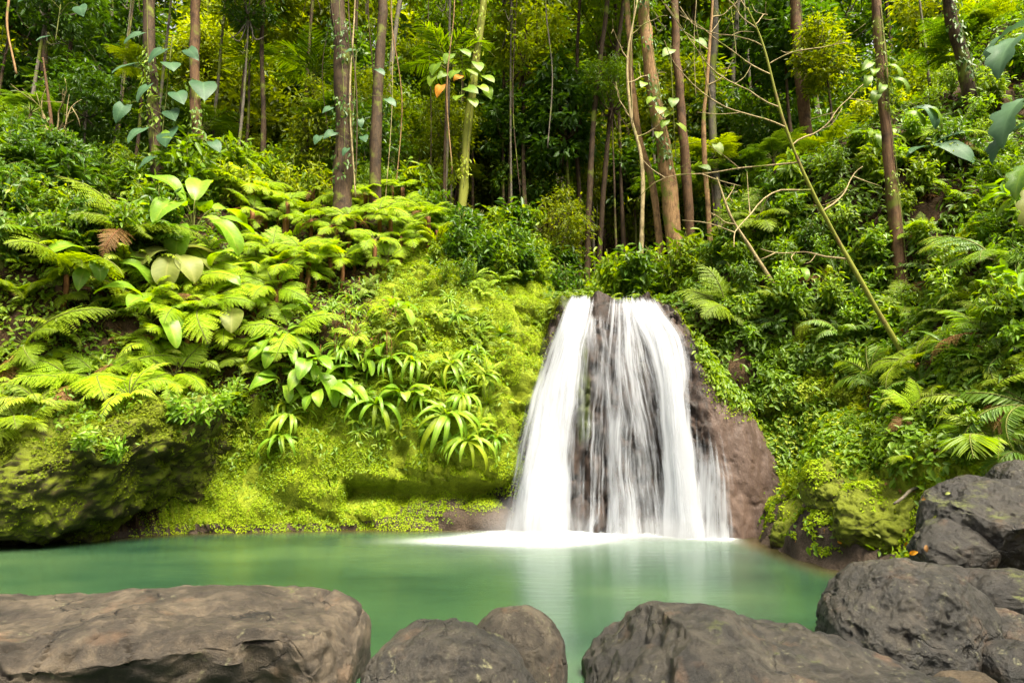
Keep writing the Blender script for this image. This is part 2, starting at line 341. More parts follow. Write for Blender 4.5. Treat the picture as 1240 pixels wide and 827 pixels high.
def fall_mat():
    m, nt, out = nodes('falling_water'); L = nt.links
    def streak(fx, fy, seed):
        cx = N_(nt, 'ShaderNodeCombineXYZ'); L.new(math_(nt, 'MULTIPLY', attr(nt, 'su'), fx), cx.inputs[0]); L.new(math_(nt, 'MULTIPLY', attr(nt, 'sv'), fy), cx.inputs[1])
        L.new(math_(nt, 'ADD', attr(nt, 'seed'), seed), cx.inputs[2]); return noise(nt, 1.0, 3, .6, cx.outputs[0], dist=.08)
    s = math_(nt, 'MULTIPLY_ADD', streak(16, .55, 0), .42, math_(nt, 'MULTIPLY', streak(5.0, .32, 9), .58))
    s = math_(nt, 'MULTIPLY_ADD', s, 3.4, -1.2)                       # about 0..1
    eg = math_(nt, 'MULTIPLY', attr(nt, 'edge'), attr(nt, 'dens')); a = math_(nt, 'ADD', s, math_(nt, 'MULTIPLY_ADD', eg, 2.0, -1.0))
    a = math_(nt, 'ADD', a, math_(nt, 'MULTIPLY_ADD', streak(2.6, .8, 23), 1.0, -.46)); a = math_(nt, 'MULTIPLY', maprange(nt, a, 0.0, 1.35), .95)
    a = math_(nt, 'MULTIPLY', a, maprange(nt, attr(nt, 'edge'), 0.0, .35), clamp=True)
    df = N_(nt, 'ShaderNodeBsdfDiffuse'); df.inputs[0].default_value = (.43, .445, .48, 1)
    tl = N_(nt, 'ShaderNodeBsdfTranslucent'); tl.inputs[0].default_value = (.43, .445, .48, 1)
    m1 = N_(nt, 'ShaderNodeMixShader'); m1.inputs[0].default_value = .3; L.new(df.outputs[0], m1.inputs[1]); L.new(tl.outputs[0], m1.inputs[2])
    tp = N_(nt, 'ShaderNodeBsdfTransparent'); m2 = N_(nt, 'ShaderNodeMixShader'); L.new(a, m2.inputs[0]); L.new(tp.outputs[0], m2.inputs[1]); L.new(m1.outputs[0], m2.inputs[2])
    L.new(m2.outputs[0], out.inputs[0]); return m
M['fall'] = fall_mat()
def foam_mat():
    m, nt, out = nodes('foam'); L = nt.links
    mp = N_(nt, 'ShaderNodeMapping'); mp.inputs['Scale'].default_value = (.5, 1.3, 1); L.new(posco(nt), mp.inputs[0])
    n = noise(nt, 1.4, 3, .5, mp.outputs[0]); a = math_(nt, 'MULTIPLY', attr(nt, 'dens'), math_(nt, 'MULTIPLY_ADD', n, 1.0, .55), clamp=True)
    a = maprange(nt, a, 0.0, 1.15)
    df = N_(nt, 'ShaderNodeBsdfDiffuse'); df.inputs[0].default_value = (.52, .56, .56, 1)
    tp = N_(nt, 'ShaderNodeBsdfTransparent'); mx = N_(nt, 'ShaderNodeMixShader'); L.new(a, mx.inputs[0]); L.new(tp.outputs[0], mx.inputs[1]); L.new(df.outputs[0], mx.inputs[2]); L.new(mx.outputs[0], out.inputs[0]); return m
M['foam'] = foam_mat()
def water_mat():
    m, nt, out = nodes('pool_water'); L = nt.links; co = posco(nt)
    mp = N_(nt, 'ShaderNodeMapping'); mp.inputs['Scale'].default_value = (.16, .3, 1); L.new(co, mp.inputs[0])
    n = noise(nt, 1.0, 3, .5, mp.outputs[0])
    c = ramp(nt, n, [(.32, (.006, .023, .014)), (.50, (.020, .050, .023)), (.68, (.042, .080, .032))])
    c = mixc(nt, attr(nt, 'milk'), c, (.095, .13, .105))
    c = mixc(nt, attr(nt, 'shallow'), c, (.045, .028, .008))
    p = N_(nt, 'ShaderNodeBsdfPrincipled'); L.new(c, p.inputs['Base Color']); p.inputs['Roughness'].default_value = .22; p.inputs['IOR'].default_value = 1.33; p.inputs['Specular IOR Level'].default_value = .5
    mp2 = N_(nt, 'ShaderNodeMapping'); mp2.inputs['Scale'].default_value = (.8, 2.4, 1); L.new(co, mp2.inputs[0])
    b = N_(nt, 'ShaderNodeBump'); b.inputs['Strength'].default_value = .12; b.inputs['Distance'].default_value = .05; L.new(noise(nt, 2.0, 3, .5, mp2.outputs[0]), b.inputs['Height']); L.new(b.outputs[0], p.inputs['Normal'])
    L.new(p.outputs[0], out.inputs[0]); return m
M['water'] = water_mat()

# ------------------------------------------------------------------ terrain
def interp(x, a, b): return np.interp(x, a, b)
XL = [-45, -16, -13, -10.7, -9.2, -8.2, -4.7, 0, .8, 1.35, 1.9, 2.7, 3.4, 4.2, 6]
YL = [9, 12.2, 13.4, 14.4, 15.4, 16.3, 16.8, 16.9, 17.0, 17.5, 18.4, 19.3, 21, 27, 34]
YR = [-12, 4, 7, 8.5, 10, 11.1, 13, 14.6, 15.4, 16, 17, 18.5, 20, 30, 75]
XR = [9, 7.5, 6.1, 6.2, 6.0, 5.6, 5.5, 5.35, 5.7, 6.3, 6.0, 5.2, 4.6, 5, 8]
def H(x, y):
    s = y - interp(x, XL, YL)
    kx = interp(x, [-16, -8, -4, -2, 0, 1, 2, 3], [1.10, 1.14, 1.13, 1.04, .96, .94, .90, .84])
    zl = interp(s, [-3, -.8, 0, .25, .6, 1.2, 2.2, 4, 7, 14, 30, 60], [-2, -1, -.1, .9, 2.8, 4.7, 6.4, 8.3, 9.9, 11.4, 15, 24])
    zl = np.where(zl > 0, zl * kx, zl)
    sr = x - interp(y, YR, XR)
    zr = interp(sr, [-3, -.8, 0, .5, 1.2, 2, 4, 8, 14, 30, 45], [-2, -1, -.1, .45, 1.3, 2.3, 4.8, 9.4, 15, 24, 28])
    zr = zr + 5.6 * smooth(15.2, 18.6, y) * smooth(-1.2, .4, sr) * (1 - .55 * smooth(3, 12, sr))
    zv = np.where(y > 18.3, -2 + 8.6 * smooth(18.7, 19.4, y) + .10 * np.maximum(y - 19.4, 0) + .25 * np.maximum(y - 25, 0) + .012 * np.maximum(y - 32, 0) ** 2, -2)
    zn = interp(y, [-12, -2, 2, 4.3, 6], [1.5, .6, .3, 0.05, -1.5])
    z = np.maximum(np.maximum(zl, zr), np.maximum(zv, zn)); return np.maximum(z, -1.6)
gx = np.concatenate([np.linspace(-45, -16, 36)[:-1], np.linspace(-16, 17, 250), np.linspace(17, 45, 34)[1:]])
gy = np.concatenate([np.linspace(-12, 7.5, 24)[:-1], np.linspace(7.5, 14, 60)[:-1], np.linspace(14, 20, 200)[:-1], np.linspace(20, 25, 45), np.linspace(25, 80, 70)[1:]])
GX, GY = np.meshgrid(gx, gy); TZ = H(GX, GY)
# soften creases a little
for _ in range(2):
    TZ[1:-1, 1:-1] = .5 * TZ[1:-1, 1:-1] + .125 * (TZ[2:, 1:-1] + TZ[:-2, 1:-1] + TZ[1:-1, 2:] + TZ[1:-1, :-2])
P = np.stack([GX, GY, TZ], -1)
nrm = unit(np.cross(np.gradient(P, axis=1).reshape(-1, 3), np.gradient(P, axis=0).reshape(-1, 3)))
P = P.reshape(-1, 3); hasz = smooth(-.6, .5, P[:, 2])
lump = fbm(P * .55, 3, 3) * .34 + fbm(P * 1.7, 5, 3) * .13
ridge = 1 - np.abs(fbm(P * np.array([.8, .8, 1.1]), 11, 3)) * 2
lump = lump - .34 * smooth(.72, .98, ridge) + .10 * np.abs(fbm(P * 3.3, 15, 3))
TP = P + nrm * (lump * hasz)[:, None] + nrm * (fbm(P * .2, 21, 2) * .9 * smooth(26, 40, P[:, 1]))[:, None]
uc = np.exp(-((P[:, 2] - .85) / .32) ** 2) * (P[:, 0] > -4.6) * (P[:, 0] < .9) * (P[:, 1] > 15) * (P[:, 1] < 18.5) * (.45 + .9 * vnoise(P * 1.1, 77))
TP[:, 1] += np.clip(uc, 0, 1.3) * .95
nyy, nxx = GX.shape
ii = np.arange(nyy - 1)[:, None] * nxx + np.arange(nxx - 1)[None]
TF = np.stack([ii, ii + 1, ii + nxx + 1, ii + nxx], -1).reshape(-1, 4)
tpx, tpy, _f = proj(TP)
X, Y, Z = TP.T
left = (X < 3.4)
sL = Y - interp(X, XL, YL); sR = X - interp(Y, YR, XR)
mossL = smooth(-9.5, -8, X) * (1 - smooth(3.6, 6.5, sL)) * np.maximum(1 - smooth(2.6, 4.2, Z), smooth(-5.2, -3.2, X)) * (Y > 10)
mossR = (1 - smooth(1.6, 4.0, sR)) * .85 * (sR > -.5) * (Y < 17)
moss = np.where(left, mossL, mossR); moss = np.where(Y > 24, .15, moss)
rock = np.where(left, smooth(1.1, .35, Z) * smooth(-4.2, -2.2, X) + .75 * smooth(.35, .1, Z) + .5 * smooth(.2, 1.2, X) * smooth(6.6, 5.0, Z), smooth(1.2, .35, Z) * .9 + .42 * smooth(2.6, 1.2, Z))
rock = np.where(Z < -.05, 1, rock)
tm = mesh_of('terrain', TP, [TF], [M['terrain']], {'moss': moss, 'rock': rock})
tag(link('terrain', tm), 'mossy and leaf littered forest slopes around the pool', kind='structure')

# ------------------------------------------------------------------ waterfall cliff: a graph y = f(x, z)
CX = [-1.2, .2, 1, 1.5, 2.0, 3.2, 4.2, 4.9, 5.3, 5.8, 6.5, 7.3, 8]
CZ = [2.5, 4.0, 5.5, 6.55, 6.9, 6.85, 6.5, 5.7, 4.6, 4.0, 3.1, 2.0, 1.0]
def ztop(x): return interp(x, CX, CZ)
def fcliff(x, z):
    yb = interp(x, [-1.2, 0, 1, 2.5, 4, 5.2, 6, 7.3], [17.1, 16.95, 16.8, 16.5, 15.95, 15.35, 15.5, 16.3])
    w = np.clip(z / np.maximum(ztop(x), .5), -.3, 1)
    return yb + interp(x, [-1, 2, 5, 7], [2.0, 2.2, 1.9, 1.1]) * (.32 * w + .68 * np.clip(w, 0, 1) ** 4) + .25 * np.exp(-((x - 1.4) / .5) ** 2) * (1 - w) + .9 * np.maximum(.35 - x, 0)
cu = np.linspace(-1.2, 8, 190); cw = np.concatenate([np.linspace(-.25, 1, 130), 1 + np.linspace(.03, .6, 12)])
CU, CW = np.meshgrid(cu, cw); zt = ztop(CU)
cz = np.where(CW <= 1, CW * zt, zt + .15 * np.minimum(CW - 1, .3)); cyy = fcliff(CU, np.minimum(cz, zt)) + np.maximum(CW - 1, 0) * 3.4
CPt = np.stack([CU, cyy, cz], -1).reshape(-1, 3)
q = CPt * np.array([2.6, 1, .6]); wet = smooth(5.1, 4.7, CPt[:, 0])
dsp = fbm(q, 31, 4) * .17 * (.35 + .65 * wet) + fbm(CPt * 3.1, 37, 3) * .06 * (.4 + .6 * wet)
rgc = 1 - np.abs(fbm(CPt * np.array([1.9, 1, .8]), 41, 4)); dsp -= .16 * smooth(.82, .99, rgc) * (.25 + .75 * wet)
dsp += .26 * np.exp(-(((CPt[:, 0] - 2.15) / .45) ** 2 + (CPt[:, 2] / .55) ** 2)) * 1.6        # lump at the foot
top_ = smooth(.82, 1.0, CW.ravel()); CPt[:, 2] += top_ * (fbm(CPt * np.array([2.2, 1.5, 0]), 61, 3) * .10 - .12 * smooth(.0, .3, CW.ravel() - 1)); CPt[:, 2] -= .30 * top_ * (np.exp(-((CPt[:, 0] - 2.1) / .34) ** 2) + np.exp(-((CPt[:, 0] - 3.55) / .62) ** 2)); CPt[:, 1] -= dsp; CPt[:, 2] += .6 * dsp * smooth(.9, 1.0, CW.ravel())
dry = smooth(4.7, 5.3, CPt[:, 0]) * smooth(-.2, .2, CPt[:, 2])
green = np.exp(-((CPt[:, 0] - 1.95) / .35) ** 2) * smooth(1.6, 2.6, CPt[:, 2]) * .75 + .5 * np.exp(-((CPt[:, 0] - 3.5) / .3) ** 2) * smooth(2.6, 3.4, CPt[:, 2]) + .8 * smooth(6.5, 7.1, CPt[:, 0]) + .9 * smooth(1.5, .6, CPt[:, 0]) * smooth(1.6, 3, CPt[:, 2]) + .5 * smooth(5.9, 6.5, CPt[:, 2]) * smooth(2.3, 1.6, CPt[:, 0]) + .45 * smooth(4.4, 5.0, CPt[:, 0]) * smooth(3.8, 4.8, CPt[:, 2]) + .6 * smooth(.99, 1.05, CW.ravel())
ny, nx = CU.shape; ii = np.arange(ny - 1)[:, None] * nx + np.arange(nx - 1)[None]
CF = np.stack([ii, ii + 1, ii + nx + 1, ii + nx], -1).reshape(-1, 4)
cliff = link('cliff', mesh_of('cliff', CPt, [CF], [M['cliff']], {'dry': dry, 'green': green}))
tag(cliff, 'brown wet rock cliff behind and beside the waterfall', kind='structure')

# ------------------------------------------------------------------ boulders
def quad_sphere(n):
    t = np.tan(np.linspace(-1, 1, n + 1) * np.pi / 4); A, B = np.meshgrid(t, t); o = np.ones_like(A)
    Vs = []; Fs = []; k = 0
    for f in ((A, B, o), (-A, B, -o), (o, A, B), (-o, -A, B), (B, o, A), (B, -o, -A)):
        Vs.append(np.stack(f, -1).reshape(-1, 3)); i = np.arange(n)[:, None] * (n + 1) + np.arange(n)[None]
        Fs.append(np.stack([i, i + 1, i + n + 2, i + n + 1], -1).reshape(-1, 4) + k); k += (n + 1) ** 2
    V = unit(np.concatenate(Vs)); F = np.concatenate(Fs)
    key = np.round(V * 1e5).astype(np.int64); _, idx, inv = np.unique(key, axis=0, return_index=True, return_inverse=True)
    return V[idx], inv.ravel()[F]
QS = {n: quad_sphere(n) for n in (28, 56, 100, 150)}
def rock_mesh(name, rad, mat, seed, n=56, p=2.6, amp=.10, det=.03, cuts=(), rot=0., tilt=(0, 0), crack=.03):
    D, F = QS[n]
    V = np.sign(D) * np.abs(D) ** (2 / p); V = V / (np.sum(np.abs(D) ** p, 1) ** (1 / p) / np.sum(np.abs(D) ** 2, 1) ** .5)[:, None] ** 0
    V = D / (np.sum(np.abs(D) ** p, 1) ** (1 / p))[:, None]
    rad = np.asarray(rad, float); V = V * rad
    for nx_, ny_, nz_, off in cuts:
        nn = unit(np.array([nx_, ny_, nz_])); e = V @ nn - off - .10 * rad.mean() * fbm(V / rad.mean() * 2.2, seed + 70, 4); V = V - nn * (np.maximum(e, 0) * .88)[:, None]
    s = rad.mean(); nr = unit(V / rad ** 2)
    q = V / s
    dd = fbm(q * 1.3, seed, 3) * amp + fbm(q * 3.1, seed + 5, 3) * det * 1.2 + fbm(q * 11, seed + 9, 4, .6) * det * .6
    pit = fbm(q * 5.0, seed + 60, 3); dd = dd - det * 1.6 * smooth(.35, .8, pit)                       # worn hollows
    rg = 1 - np.abs(fbm(q * np.array([.9, .9, 1.7]) + .15 * fbm(q * 4, seed + 3, 2)[:, None], seed + 21, 3)); dd = dd - crack * smooth(.965, .998, rg) * smooth(-.1, .3, fbm(q * 1.1, seed + 23, 2))
    V = V + nr * (dd * s)[:, None]
    rx, ry = tilt
    Rm = np.array(Matrix.Rotation(rot, 3, 'Z') @ Matrix.Rotation(ry, 3, 'Y') @ Matrix.Rotation(rx, 3, 'X'))
    return mesh_of(name, V @ Rm.T, [F], [M[mat]])
def rock_thing(name, loc, label, cat='boulder', group=None, **kw):
    o = link(name, rock_mesh(name, **kw), None, loc); tag(o, label, cat, group); return o
ROCKS = []
def boulder(*a, **k): o = rock_thing(*a, **k); ROCKS.append(o); return o
boulder('boulder', (-4.16, 5.82, -.14), 'long flat topped tan grey slab at the near pool edge, widest rock of all', rad=(2.85, 1.0, .80), mat='rock_slab', seed=3, n=150, p=6, amp=.05, det=.016, rot=R(0), tilt=(R(4), R(-1)), cuts=((.8, -.5, .2, 2.45), (.16, -.80, -.42, .62), (-.12, -.75, -.30, .70), (0, -.45, .9, .96)), crack=.06)
boulder('boulder', (-.52, 5.35, -.08), 'lumpy dark grey boulder with a moss dab and orange spot beside the flat slab', rad=(.74, .60, .70), mat='rock_grey', seed=12, n=150, p=2.3, amp=.10, det=.02, rot=R(10))
boulder('boulder', (.03, 6.05, .05), 'smooth rounded brown boulder half hidden behind the lumpy dark one', rad=(.48, .46, .57), mat='rock_brown', seed=22, n=100, p=2.2, amp=.05, det=.012)
boulder('boulder', (2.12, 5.55, -.40), 'wide dark lichen spotted boulder with a gently sloping top in the pool', rad=(1.72, .95, 1.0), mat='rock_grey', seed=238, n=150, p=3.0, amp=.04, det=.016, rot=R(-6), tilt=(R(2), R(7)), cuts=((.1, -.1, 1, .88), (-.8, -.3, .55, 1.25)))
boulder('boulder', at(1100, 778, 6.75), 'tall humped grey boulder with green lichen on its left shoulder', rad=(.74, .76, .78), mat='rock_grey', seed=41, n=150, p=2.3, amp=.09, det=.02, rot=R(30), tilt=(0, R(16)), cuts=((-.75, -.5, .1, .64),))
boulder('boulder', at(1205, 645, 8.2), 'big black brown angular boulder with a moss streak, topmost of the bank stack', rad=(.72, .75, .66), mat='rock_dark', seed=57, n=100, p=2.9, amp=.10, det=.02, rot=R(25), tilt=(0, R(-20)), cuts=((-.5, -.6, -.5, .5), (0, -.3, 1, .5)))
boulder('boulder', at(1152, 668, 8.0), 'dark grey pointed boulder under the mossy bank, left shoulder of the stack', rad=(.42, .45, .36), mat='rock_dark', seed=63, n=56, p=2.5, amp=.12, det=.02, rot=R(-15), tilt=(0, R(-14)))
boulder('boulder', at(1214, 722, 7.3), 'round dark boulder with greenish moss, middle of the bank stack', rad=(.44, .42, .29), mat='rock_dark', seed=71, n=56, p=2.4, amp=.07, det=.015)
boulder('boulder', at(1218, 770, 6.7), 'small grey arched boulder below the round mossy one', rad=(.33, .32, .24), mat='rock_grey', seed=83, n=56, p=2.4, amp=.09, det=.02)
boulder('boulder', at(1186, 775, 6.4), 'narrow upright grey stone wedged beside the tall humped boulder', rad=(.15, .2, .30), mat='rock_grey', seed=87, n=56, p=2.5, amp=.1, det=.02)
boulder('boulder', at(1232, 812, 6.0), 'blue grey smooth boulder at the bottom of the bank stack', rad=(.30, .3, .26), mat='rock_grey', seed=91, n=56, p=2.3, amp=.06, det=.015)
boulder('boulder', at(1172, 834, 5.7), 'small tan striped stone lying low below the humped boulder', rad=(.25, .2, .13), mat='rock_tan', seed=95, n=56, p=2.3, amp=.06, det=.015)
boulder('boulder', at(1172, 614, 9.2), 'small flat brick red stone lying on the mossy bank', 'stone', rad=(.20, .16, .09), mat='rock_red', seed=99, n=28, p=2.6, amp=.08, det=.02)
boulder('boulder', at(1236, 598, 8.9), 'pale grey tipped boulder rising behind the black brown one', rad=(.40, .45, .42), mat='rock_grey', seed=103, n=56, p=2.5, amp=.1, det=.02)
boulder('boulder', at(1160, 735, 7.5), 'black wet stone filling the gap behind the humped boulder', rad=(.4, .4, .42), mat='rock_dark', seed=107, n=56, p=2.5, amp=.1, det=.02)
over = boulder('overhanging_rock', (-11.2, 15.6, 1.35), 'huge mossy overhanging rock with a dark hollow beneath, crowned by ferns', 'rock', rad=(4.6, 2.7, 1.9), mat='rock_mossy', seed=111, n=100, p=2.5, amp=.17, det=.045, rot=R(8), tilt=(R(6), R(-13)), cuts=((.6, -.5, -.55, 2.2),))
# mossy outcrop humps along the right bank
for i, (px, py, z, r, lb) in enumerate([(985, 625, .7, (1.0, .8, .55), 'mossy rounded outcrop at the pool corner by the brown wet rock'), (1060, 605, 1.2, (.75, .7, .5), 'mossy hump of rock higher on the bank, above the pool corner outcrop'), (1075, 665, .35, (.9, .55, .35), 'bare brown ledge of rock at the pool edge above the humped boulder'), (935, 640, .25, (.55, .5, .38), 'low crumbly brown rock where the bank meets the wet cliff foot'), (1005, 580, 1.5, (.6, .6, .5), 'flat green moss covered block leaning out of the creeper slope')]):
    boulder('outcrop', atz(px, py, z) - np.array([-.35, -.35, .36]), lb, 'rock', 'mossy rocks on the right bank', rad=r, mat='rock_mossy', seed=120 + i * 7, n=56, p=3.2, amp=.20, det=.05, rot=R(15) + i * .35, tilt=(R(18), R(-32)))

# ------------------------------------------------------------------ surface look-ups
def bvh_of(objs):
    V = []; F = []; n = 0
    for o in objs:
        mw = np.array(o.matrix_world); me = o.data; a = np.empty(len(me.vertices) * 3, np.float32); me.vertices.foreach_get('co', a); a = a.reshape(-1, 3)
        a = a @ mw[:3, :3].T + mw[:3, 3]; V.append(a); F += [[v + n for v in p.vertices] for p in me.polygons]; n += len(a)
    return BVHTree.FromPolygons(np.concatenate(V).tolist(), F)
bpy.context.view_layer.update()
BVH = bvh_of([bpy.data.objects['terrain'], cliff] + [o for o in ROCKS if o.name.startswith(('over', 'outcrop'))])
CBVH = bvh_of([cliff])
def hit(px, py, tree=None):
    d = ray(px, py); h = (tree or BVH).ray_cast(Vector(CAMP), Vector(d).normalized())
    if h[0] is None:
        return hit(px, py + 15, tree) if py < 700 else None
    n = np.array(h[1]); n = -n if n @ d > 0 else n
    return np.array(h[0]), n
def ground(x, y):
    h = BVH.ray_cast(Vector((x, y, 60)), Vector((0, 0, -1))); return np.array(h[0]) if h[0] is not None else np.array([x, y, 0.])

# ------------------------------------------------------------------ water
wx = np.linspace(-26, 12, 150); wy = np.linspace(-4, 20, 110); WX, WY = np.meshgrid(wx, wy)
dz = H(WX, WY); sh = np.zeros_like(WX)
dist = np.minimum(np.maximum(interp(WX, XL, YL) - WY, 0), np.maximum(interp(WY, YR, XR) - WX, 0)); dist = np.minimum(dist, np.maximum(interp(WX, [-1.2, 0, 1, 2.5, 4, 5.2, 6, 7.3], [17.1, 16.95, 16.8, 16.5, 15.95, 15.35, 15.5, 16.3]) - WY, 0) + np.where((WX < -.3), 9, 0))
sh = np.clip(1 - dist / .95, 0, 1) ** 1.3 * .85 * np.where((WX > -1) & (WX < 5), .25, 1)
milk = np.exp(-(((WX - 1.6) / 3.6) ** 2 + ((WY - 14.6) / 2.3) ** 2)) * .75
iw = np.arange(109)[:, None] * 150 + np.arange(149)[None]
wf = np.stack([iw, iw + 1, iw + 151, iw + 150], -1).reshape(-1, 4)
tag(link('pool_water', mesh_of('pool_water', np.stack([WX, WY, 0 * WX], -1).reshape(-1, 3), [wf], [M['water']], {'shallow': sh.ravel(), 'milk': milk.ravel()})), 'still green plunge pool', kind='structure')
# foam apron
fx = np.linspace(-4.5, 6.2, 120); fyy = np.linspace(11.5, 17.4, 70); FX, FY = np.meshgrid(fx, fyy)
yb = interp(FX, [-1.2, 0, 1, 2.5, 4, 5.2, 6, 7.3], [17.1, 16.95, 16.8, 16.5, 15.95, 15.35, 15.5, 16.3]) - .1
dl = yb - FY
d1 = np.exp(-(((FX - .55) / 1.35) ** 2 + ((FY - 15.5) / 1.15) ** 2) ** .9) * 1.5
d2 = np.exp(-(((FX + .6) / 2.0) ** 2 + ((FY - 14.9) / .7) ** 2)) * .55
d3 = np.exp(-(np.maximum(dl, 0) / .5)) * smooth(-.9, .1, FX) * smooth(5.5, 4.8, FX) * 1.2
fd = np.clip(d1 + d2 + d3, 0, 1.3); fd[0] = fd[-1] * 0; fd[:, 0] = 0; fd[:, -1] = 0
fi = np.arange(69)[:, None] * 120 + np.arange(119)[None]
FFc = np.stack([fi, fi + 1, fi + 121, fi + 120], -1).reshape(-1, 4)
FFc = FFc[(fd.ravel()[FFc].max(1) > .015)]
tag(link('foam', mesh_of('foam', np.stack([FX, FY, .012 + .10 * np.clip(d1 - .5, 0, 1)], -1).reshape(-1, 3), [FFc], [M['foam']], {'dens': fd.ravel()})), 'white foam spreading over the pool at the foot of the waterfall', kind='stuff')

# waterfall streams: rows (py, px left, px right, offset from rock, density)
fall = tag(empty('waterfall', (2.4, 16.6, 0)), 'silky white waterfall fanning over the brown cliff into the pool', 'waterfall')
def stream(rows, seed, dens_edge=3.0, label=None, n=70, m=22, hump=.12, soft=.5, fade=.04):
    rows = np.array(rows, float); t = np.linspace(rows[0, 0], rows[-1, 0], n)
    c = [np.interp(t, rows[:, 0], rows[:, k]) for k in range(1, rows.shape[1])]
    k = np.ones(9) / 9
    for i in range(len(c)): c[i] = np.convolve(np.pad(c[i], 4, 'edge'), k, 'valid')
    c[0] = c[0] + .9 * np.sin(t * .045 + seed) + .5 * np.sin(t * .11 + seed * 2); c[1] = c[1] + .9 * np.sin(t * .05 + seed * 3) + .5 * np.sin(t * .13 + seed)
    V = []; SU = []; SV = []; DE = []; ED = []
    for r in range(n):
        for u in np.linspace(0, 1, m):
            px = c[0][r] * (1 - u) + c[1][r] * u; d = ray(px, t[r]); y = 16.8
            for _ in range(14):
                p = CAMP + d * (y / d[1]); y = .5 * y + .5 * float(fcliff(np.array(p[0]), np.array(min(p[2], ztop(p[0])))))
            off = c[2][r] + hump * (1 - (2 * u - 1) ** 2)
            p = CAMP + d * (y / d[1]); p = p - unit(d) * off
            V.append(p); SU.append(u * (rows[:, 2] - rows[:, 1]).mean() / 45.); SV.append((t[r] - 360) / 45.); DE.append(c[3][r])
            vv = r / (n - 1)
            ED.append((1 - abs(2 * u - 1) ** dens_edge) ** soft * min(1, vv / fade) ** .8)
    V = np.array(V); V[:, 2] = np.maximum(V[:, 2], -.02)
    i = np.arange(n - 1)[:, None] * m + np.arange(m - 1)[None]; F = np.stack([i, i + 1, i + m + 1, i + m], -1).reshape(-1, 4)
    o = link('water_curtain', mesh_of('water_curtain', V - np.array(fall.location), [F], [M['fall']], {'su': SU, 'sv': SV, 'dens': DE, 'edge': ED, 'seed': np.full(len(V), seed * 3.7)}), fall)
    if label: o['label'] = label
S1 = [(355, 690, 726, .10, .92), (385, 674, 722, .22, .95), (430, 654, 710, .40, 1.0), (480, 638, 706, .5, 1.15), (560, 618, 700, .55, 1.2), (652, 600, 702, .55, 1.25)]
stream(S1, 1, 2.2, 'thick white left curtain falling clear of the rock', soft=1.0)
stream([(a, b + 4, c - 2, d + .12, .8) for a, b, c, d, e in S1], 2, 2.0, soft=1.2)
stream([(375, 700, 735, .12, .52), (430, 690, 745, .14, .46), (500, 686, 740, .16, .42), (650, 684, 735, .2, .40)], 3, 3)
stream([(356, 738, 772, .08, .66), (400, 730, 780, .12, .62), (450, 722, 794, .14, .50), (480, 720, 806, .16, .42), (560, 724, 826, .18, .40), (652, 726, 840, .22, .50)], 4, 4, 'streaky middle curtain sliding down the rock')
stream([(440, 738, 776, .2, .30), (480, 730, 776, .24, .46), (560, 734, 770, .26, .55), (652, 732, 780, .3, .66)], 5, 3, fade=.3)
stream([(357, 750, 794, .10, .82), (380, 758, 812, .16, .86), (410, 772, 834, .24, .84), (460, 786, 840, .30, .9), (520, 794, 842, .34, .98), (590, 798, 852, .36, 1.05), (652, 796, 860, .38, 1.2)], 6, 2.6, 'right curtain bending over the shoulder of the cliff', soft=.9)
stream([(390, 700, 740, .2, .22), (450, 712, 800, .26, .26), (560, 716, 815, .3, .28), (652, 716, 830, .34, .34)], 11, 3, fade=.3)
stream([(370, 764, 800, .22, .5), (410, 784, 824, .34, .52), (470, 796, 826, .40, .52), (560, 808, 834, .44, .6), (652, 808, 850, .46, .75)], 7, 2.2, soft=1.1)
stream([(495, 838, 866, .10, .5), (530, 834, 882, .14, .58), (580, 828, 896, .16, .62), (652, 818, 906, .18, .7)], 8, 2.2, 'thin misty veil on the low right shoulder', soft=1.2, fade=.45)
stream([(610, 700, 730, .10, .4), (652, 690, 738, .14, .55)], 9, 2.5, n=20, fade=.5)

sx = np.linspace(-1, 1, 12); sy = np.linspace(18.3, 27, 40); SX, SY = np.meshgrid(sx, sy)
SXX = 3.0 + .5 * np.sin(SY * .7) * (SY > 19.5) + SX * 1.1; SZ = 6.70 + .10 * np.maximum(SY - 19.4, 0) + .25 * np.maximum(SY - 25, 0) - .25 * smooth(19.0, 18.3, SY)
si = np.arange(39)[:, None] * 12 + np.arange(11)[None]
tag(link('stream', mesh_of('stream', np.stack([SXX, SY, SZ], -1).reshape(-1, 3), [np.stack([si, si + 1, si + 13, si + 12], -1).reshape(-1, 4)], [M['water']], {'shallow': np.full(SX.size, .4), 'milk': np.full(SX.size, .3)})), 'shallow stream feeding the waterfall', kind='structure')
# spray hanging over the foot of the fall
def mist_mat():
    m, nt, out = nodes('mist'); L = nt.links; tc = objco(nt); ln = N_(nt, 'ShaderNodeVectorMath'); ln.operation = 'LENGTH'; L.new(tc, ln.inputs[0])
    v = N_(nt, 'ShaderNodeVolumePrincipled'); v.inputs['Color'].default_value = (.95, .97, 1, 1); v.inputs['Anisotropy'].default_value = .2
    L.new(math_(nt, 'MULTIPLY', maprange(nt, ln.outputs['Value'], 1.0, .1, 0, 1.3), noise(nt, 2.0, 3, .5, tc)), v.inputs['Density']); L.new(v.outputs[0], out.inputs[1]); return m
Dm, Fm = QS[28]
o = link('mist', mesh_of('mist', Dm, [Fm], [mist_mat()]), None, (.55, 15.9, .15)); o.scale = (1.7, 1.0, .95); tag(o, 'pale spray drifting where the waterfall meets the pool', kind='stuff')
o = link('mist', o.data, None, (3.6, 15.3, .1)); o.scale = (1.9, .8, .6); tag(o, 'thin spray along the right foot of the waterfall', kind='stuff')

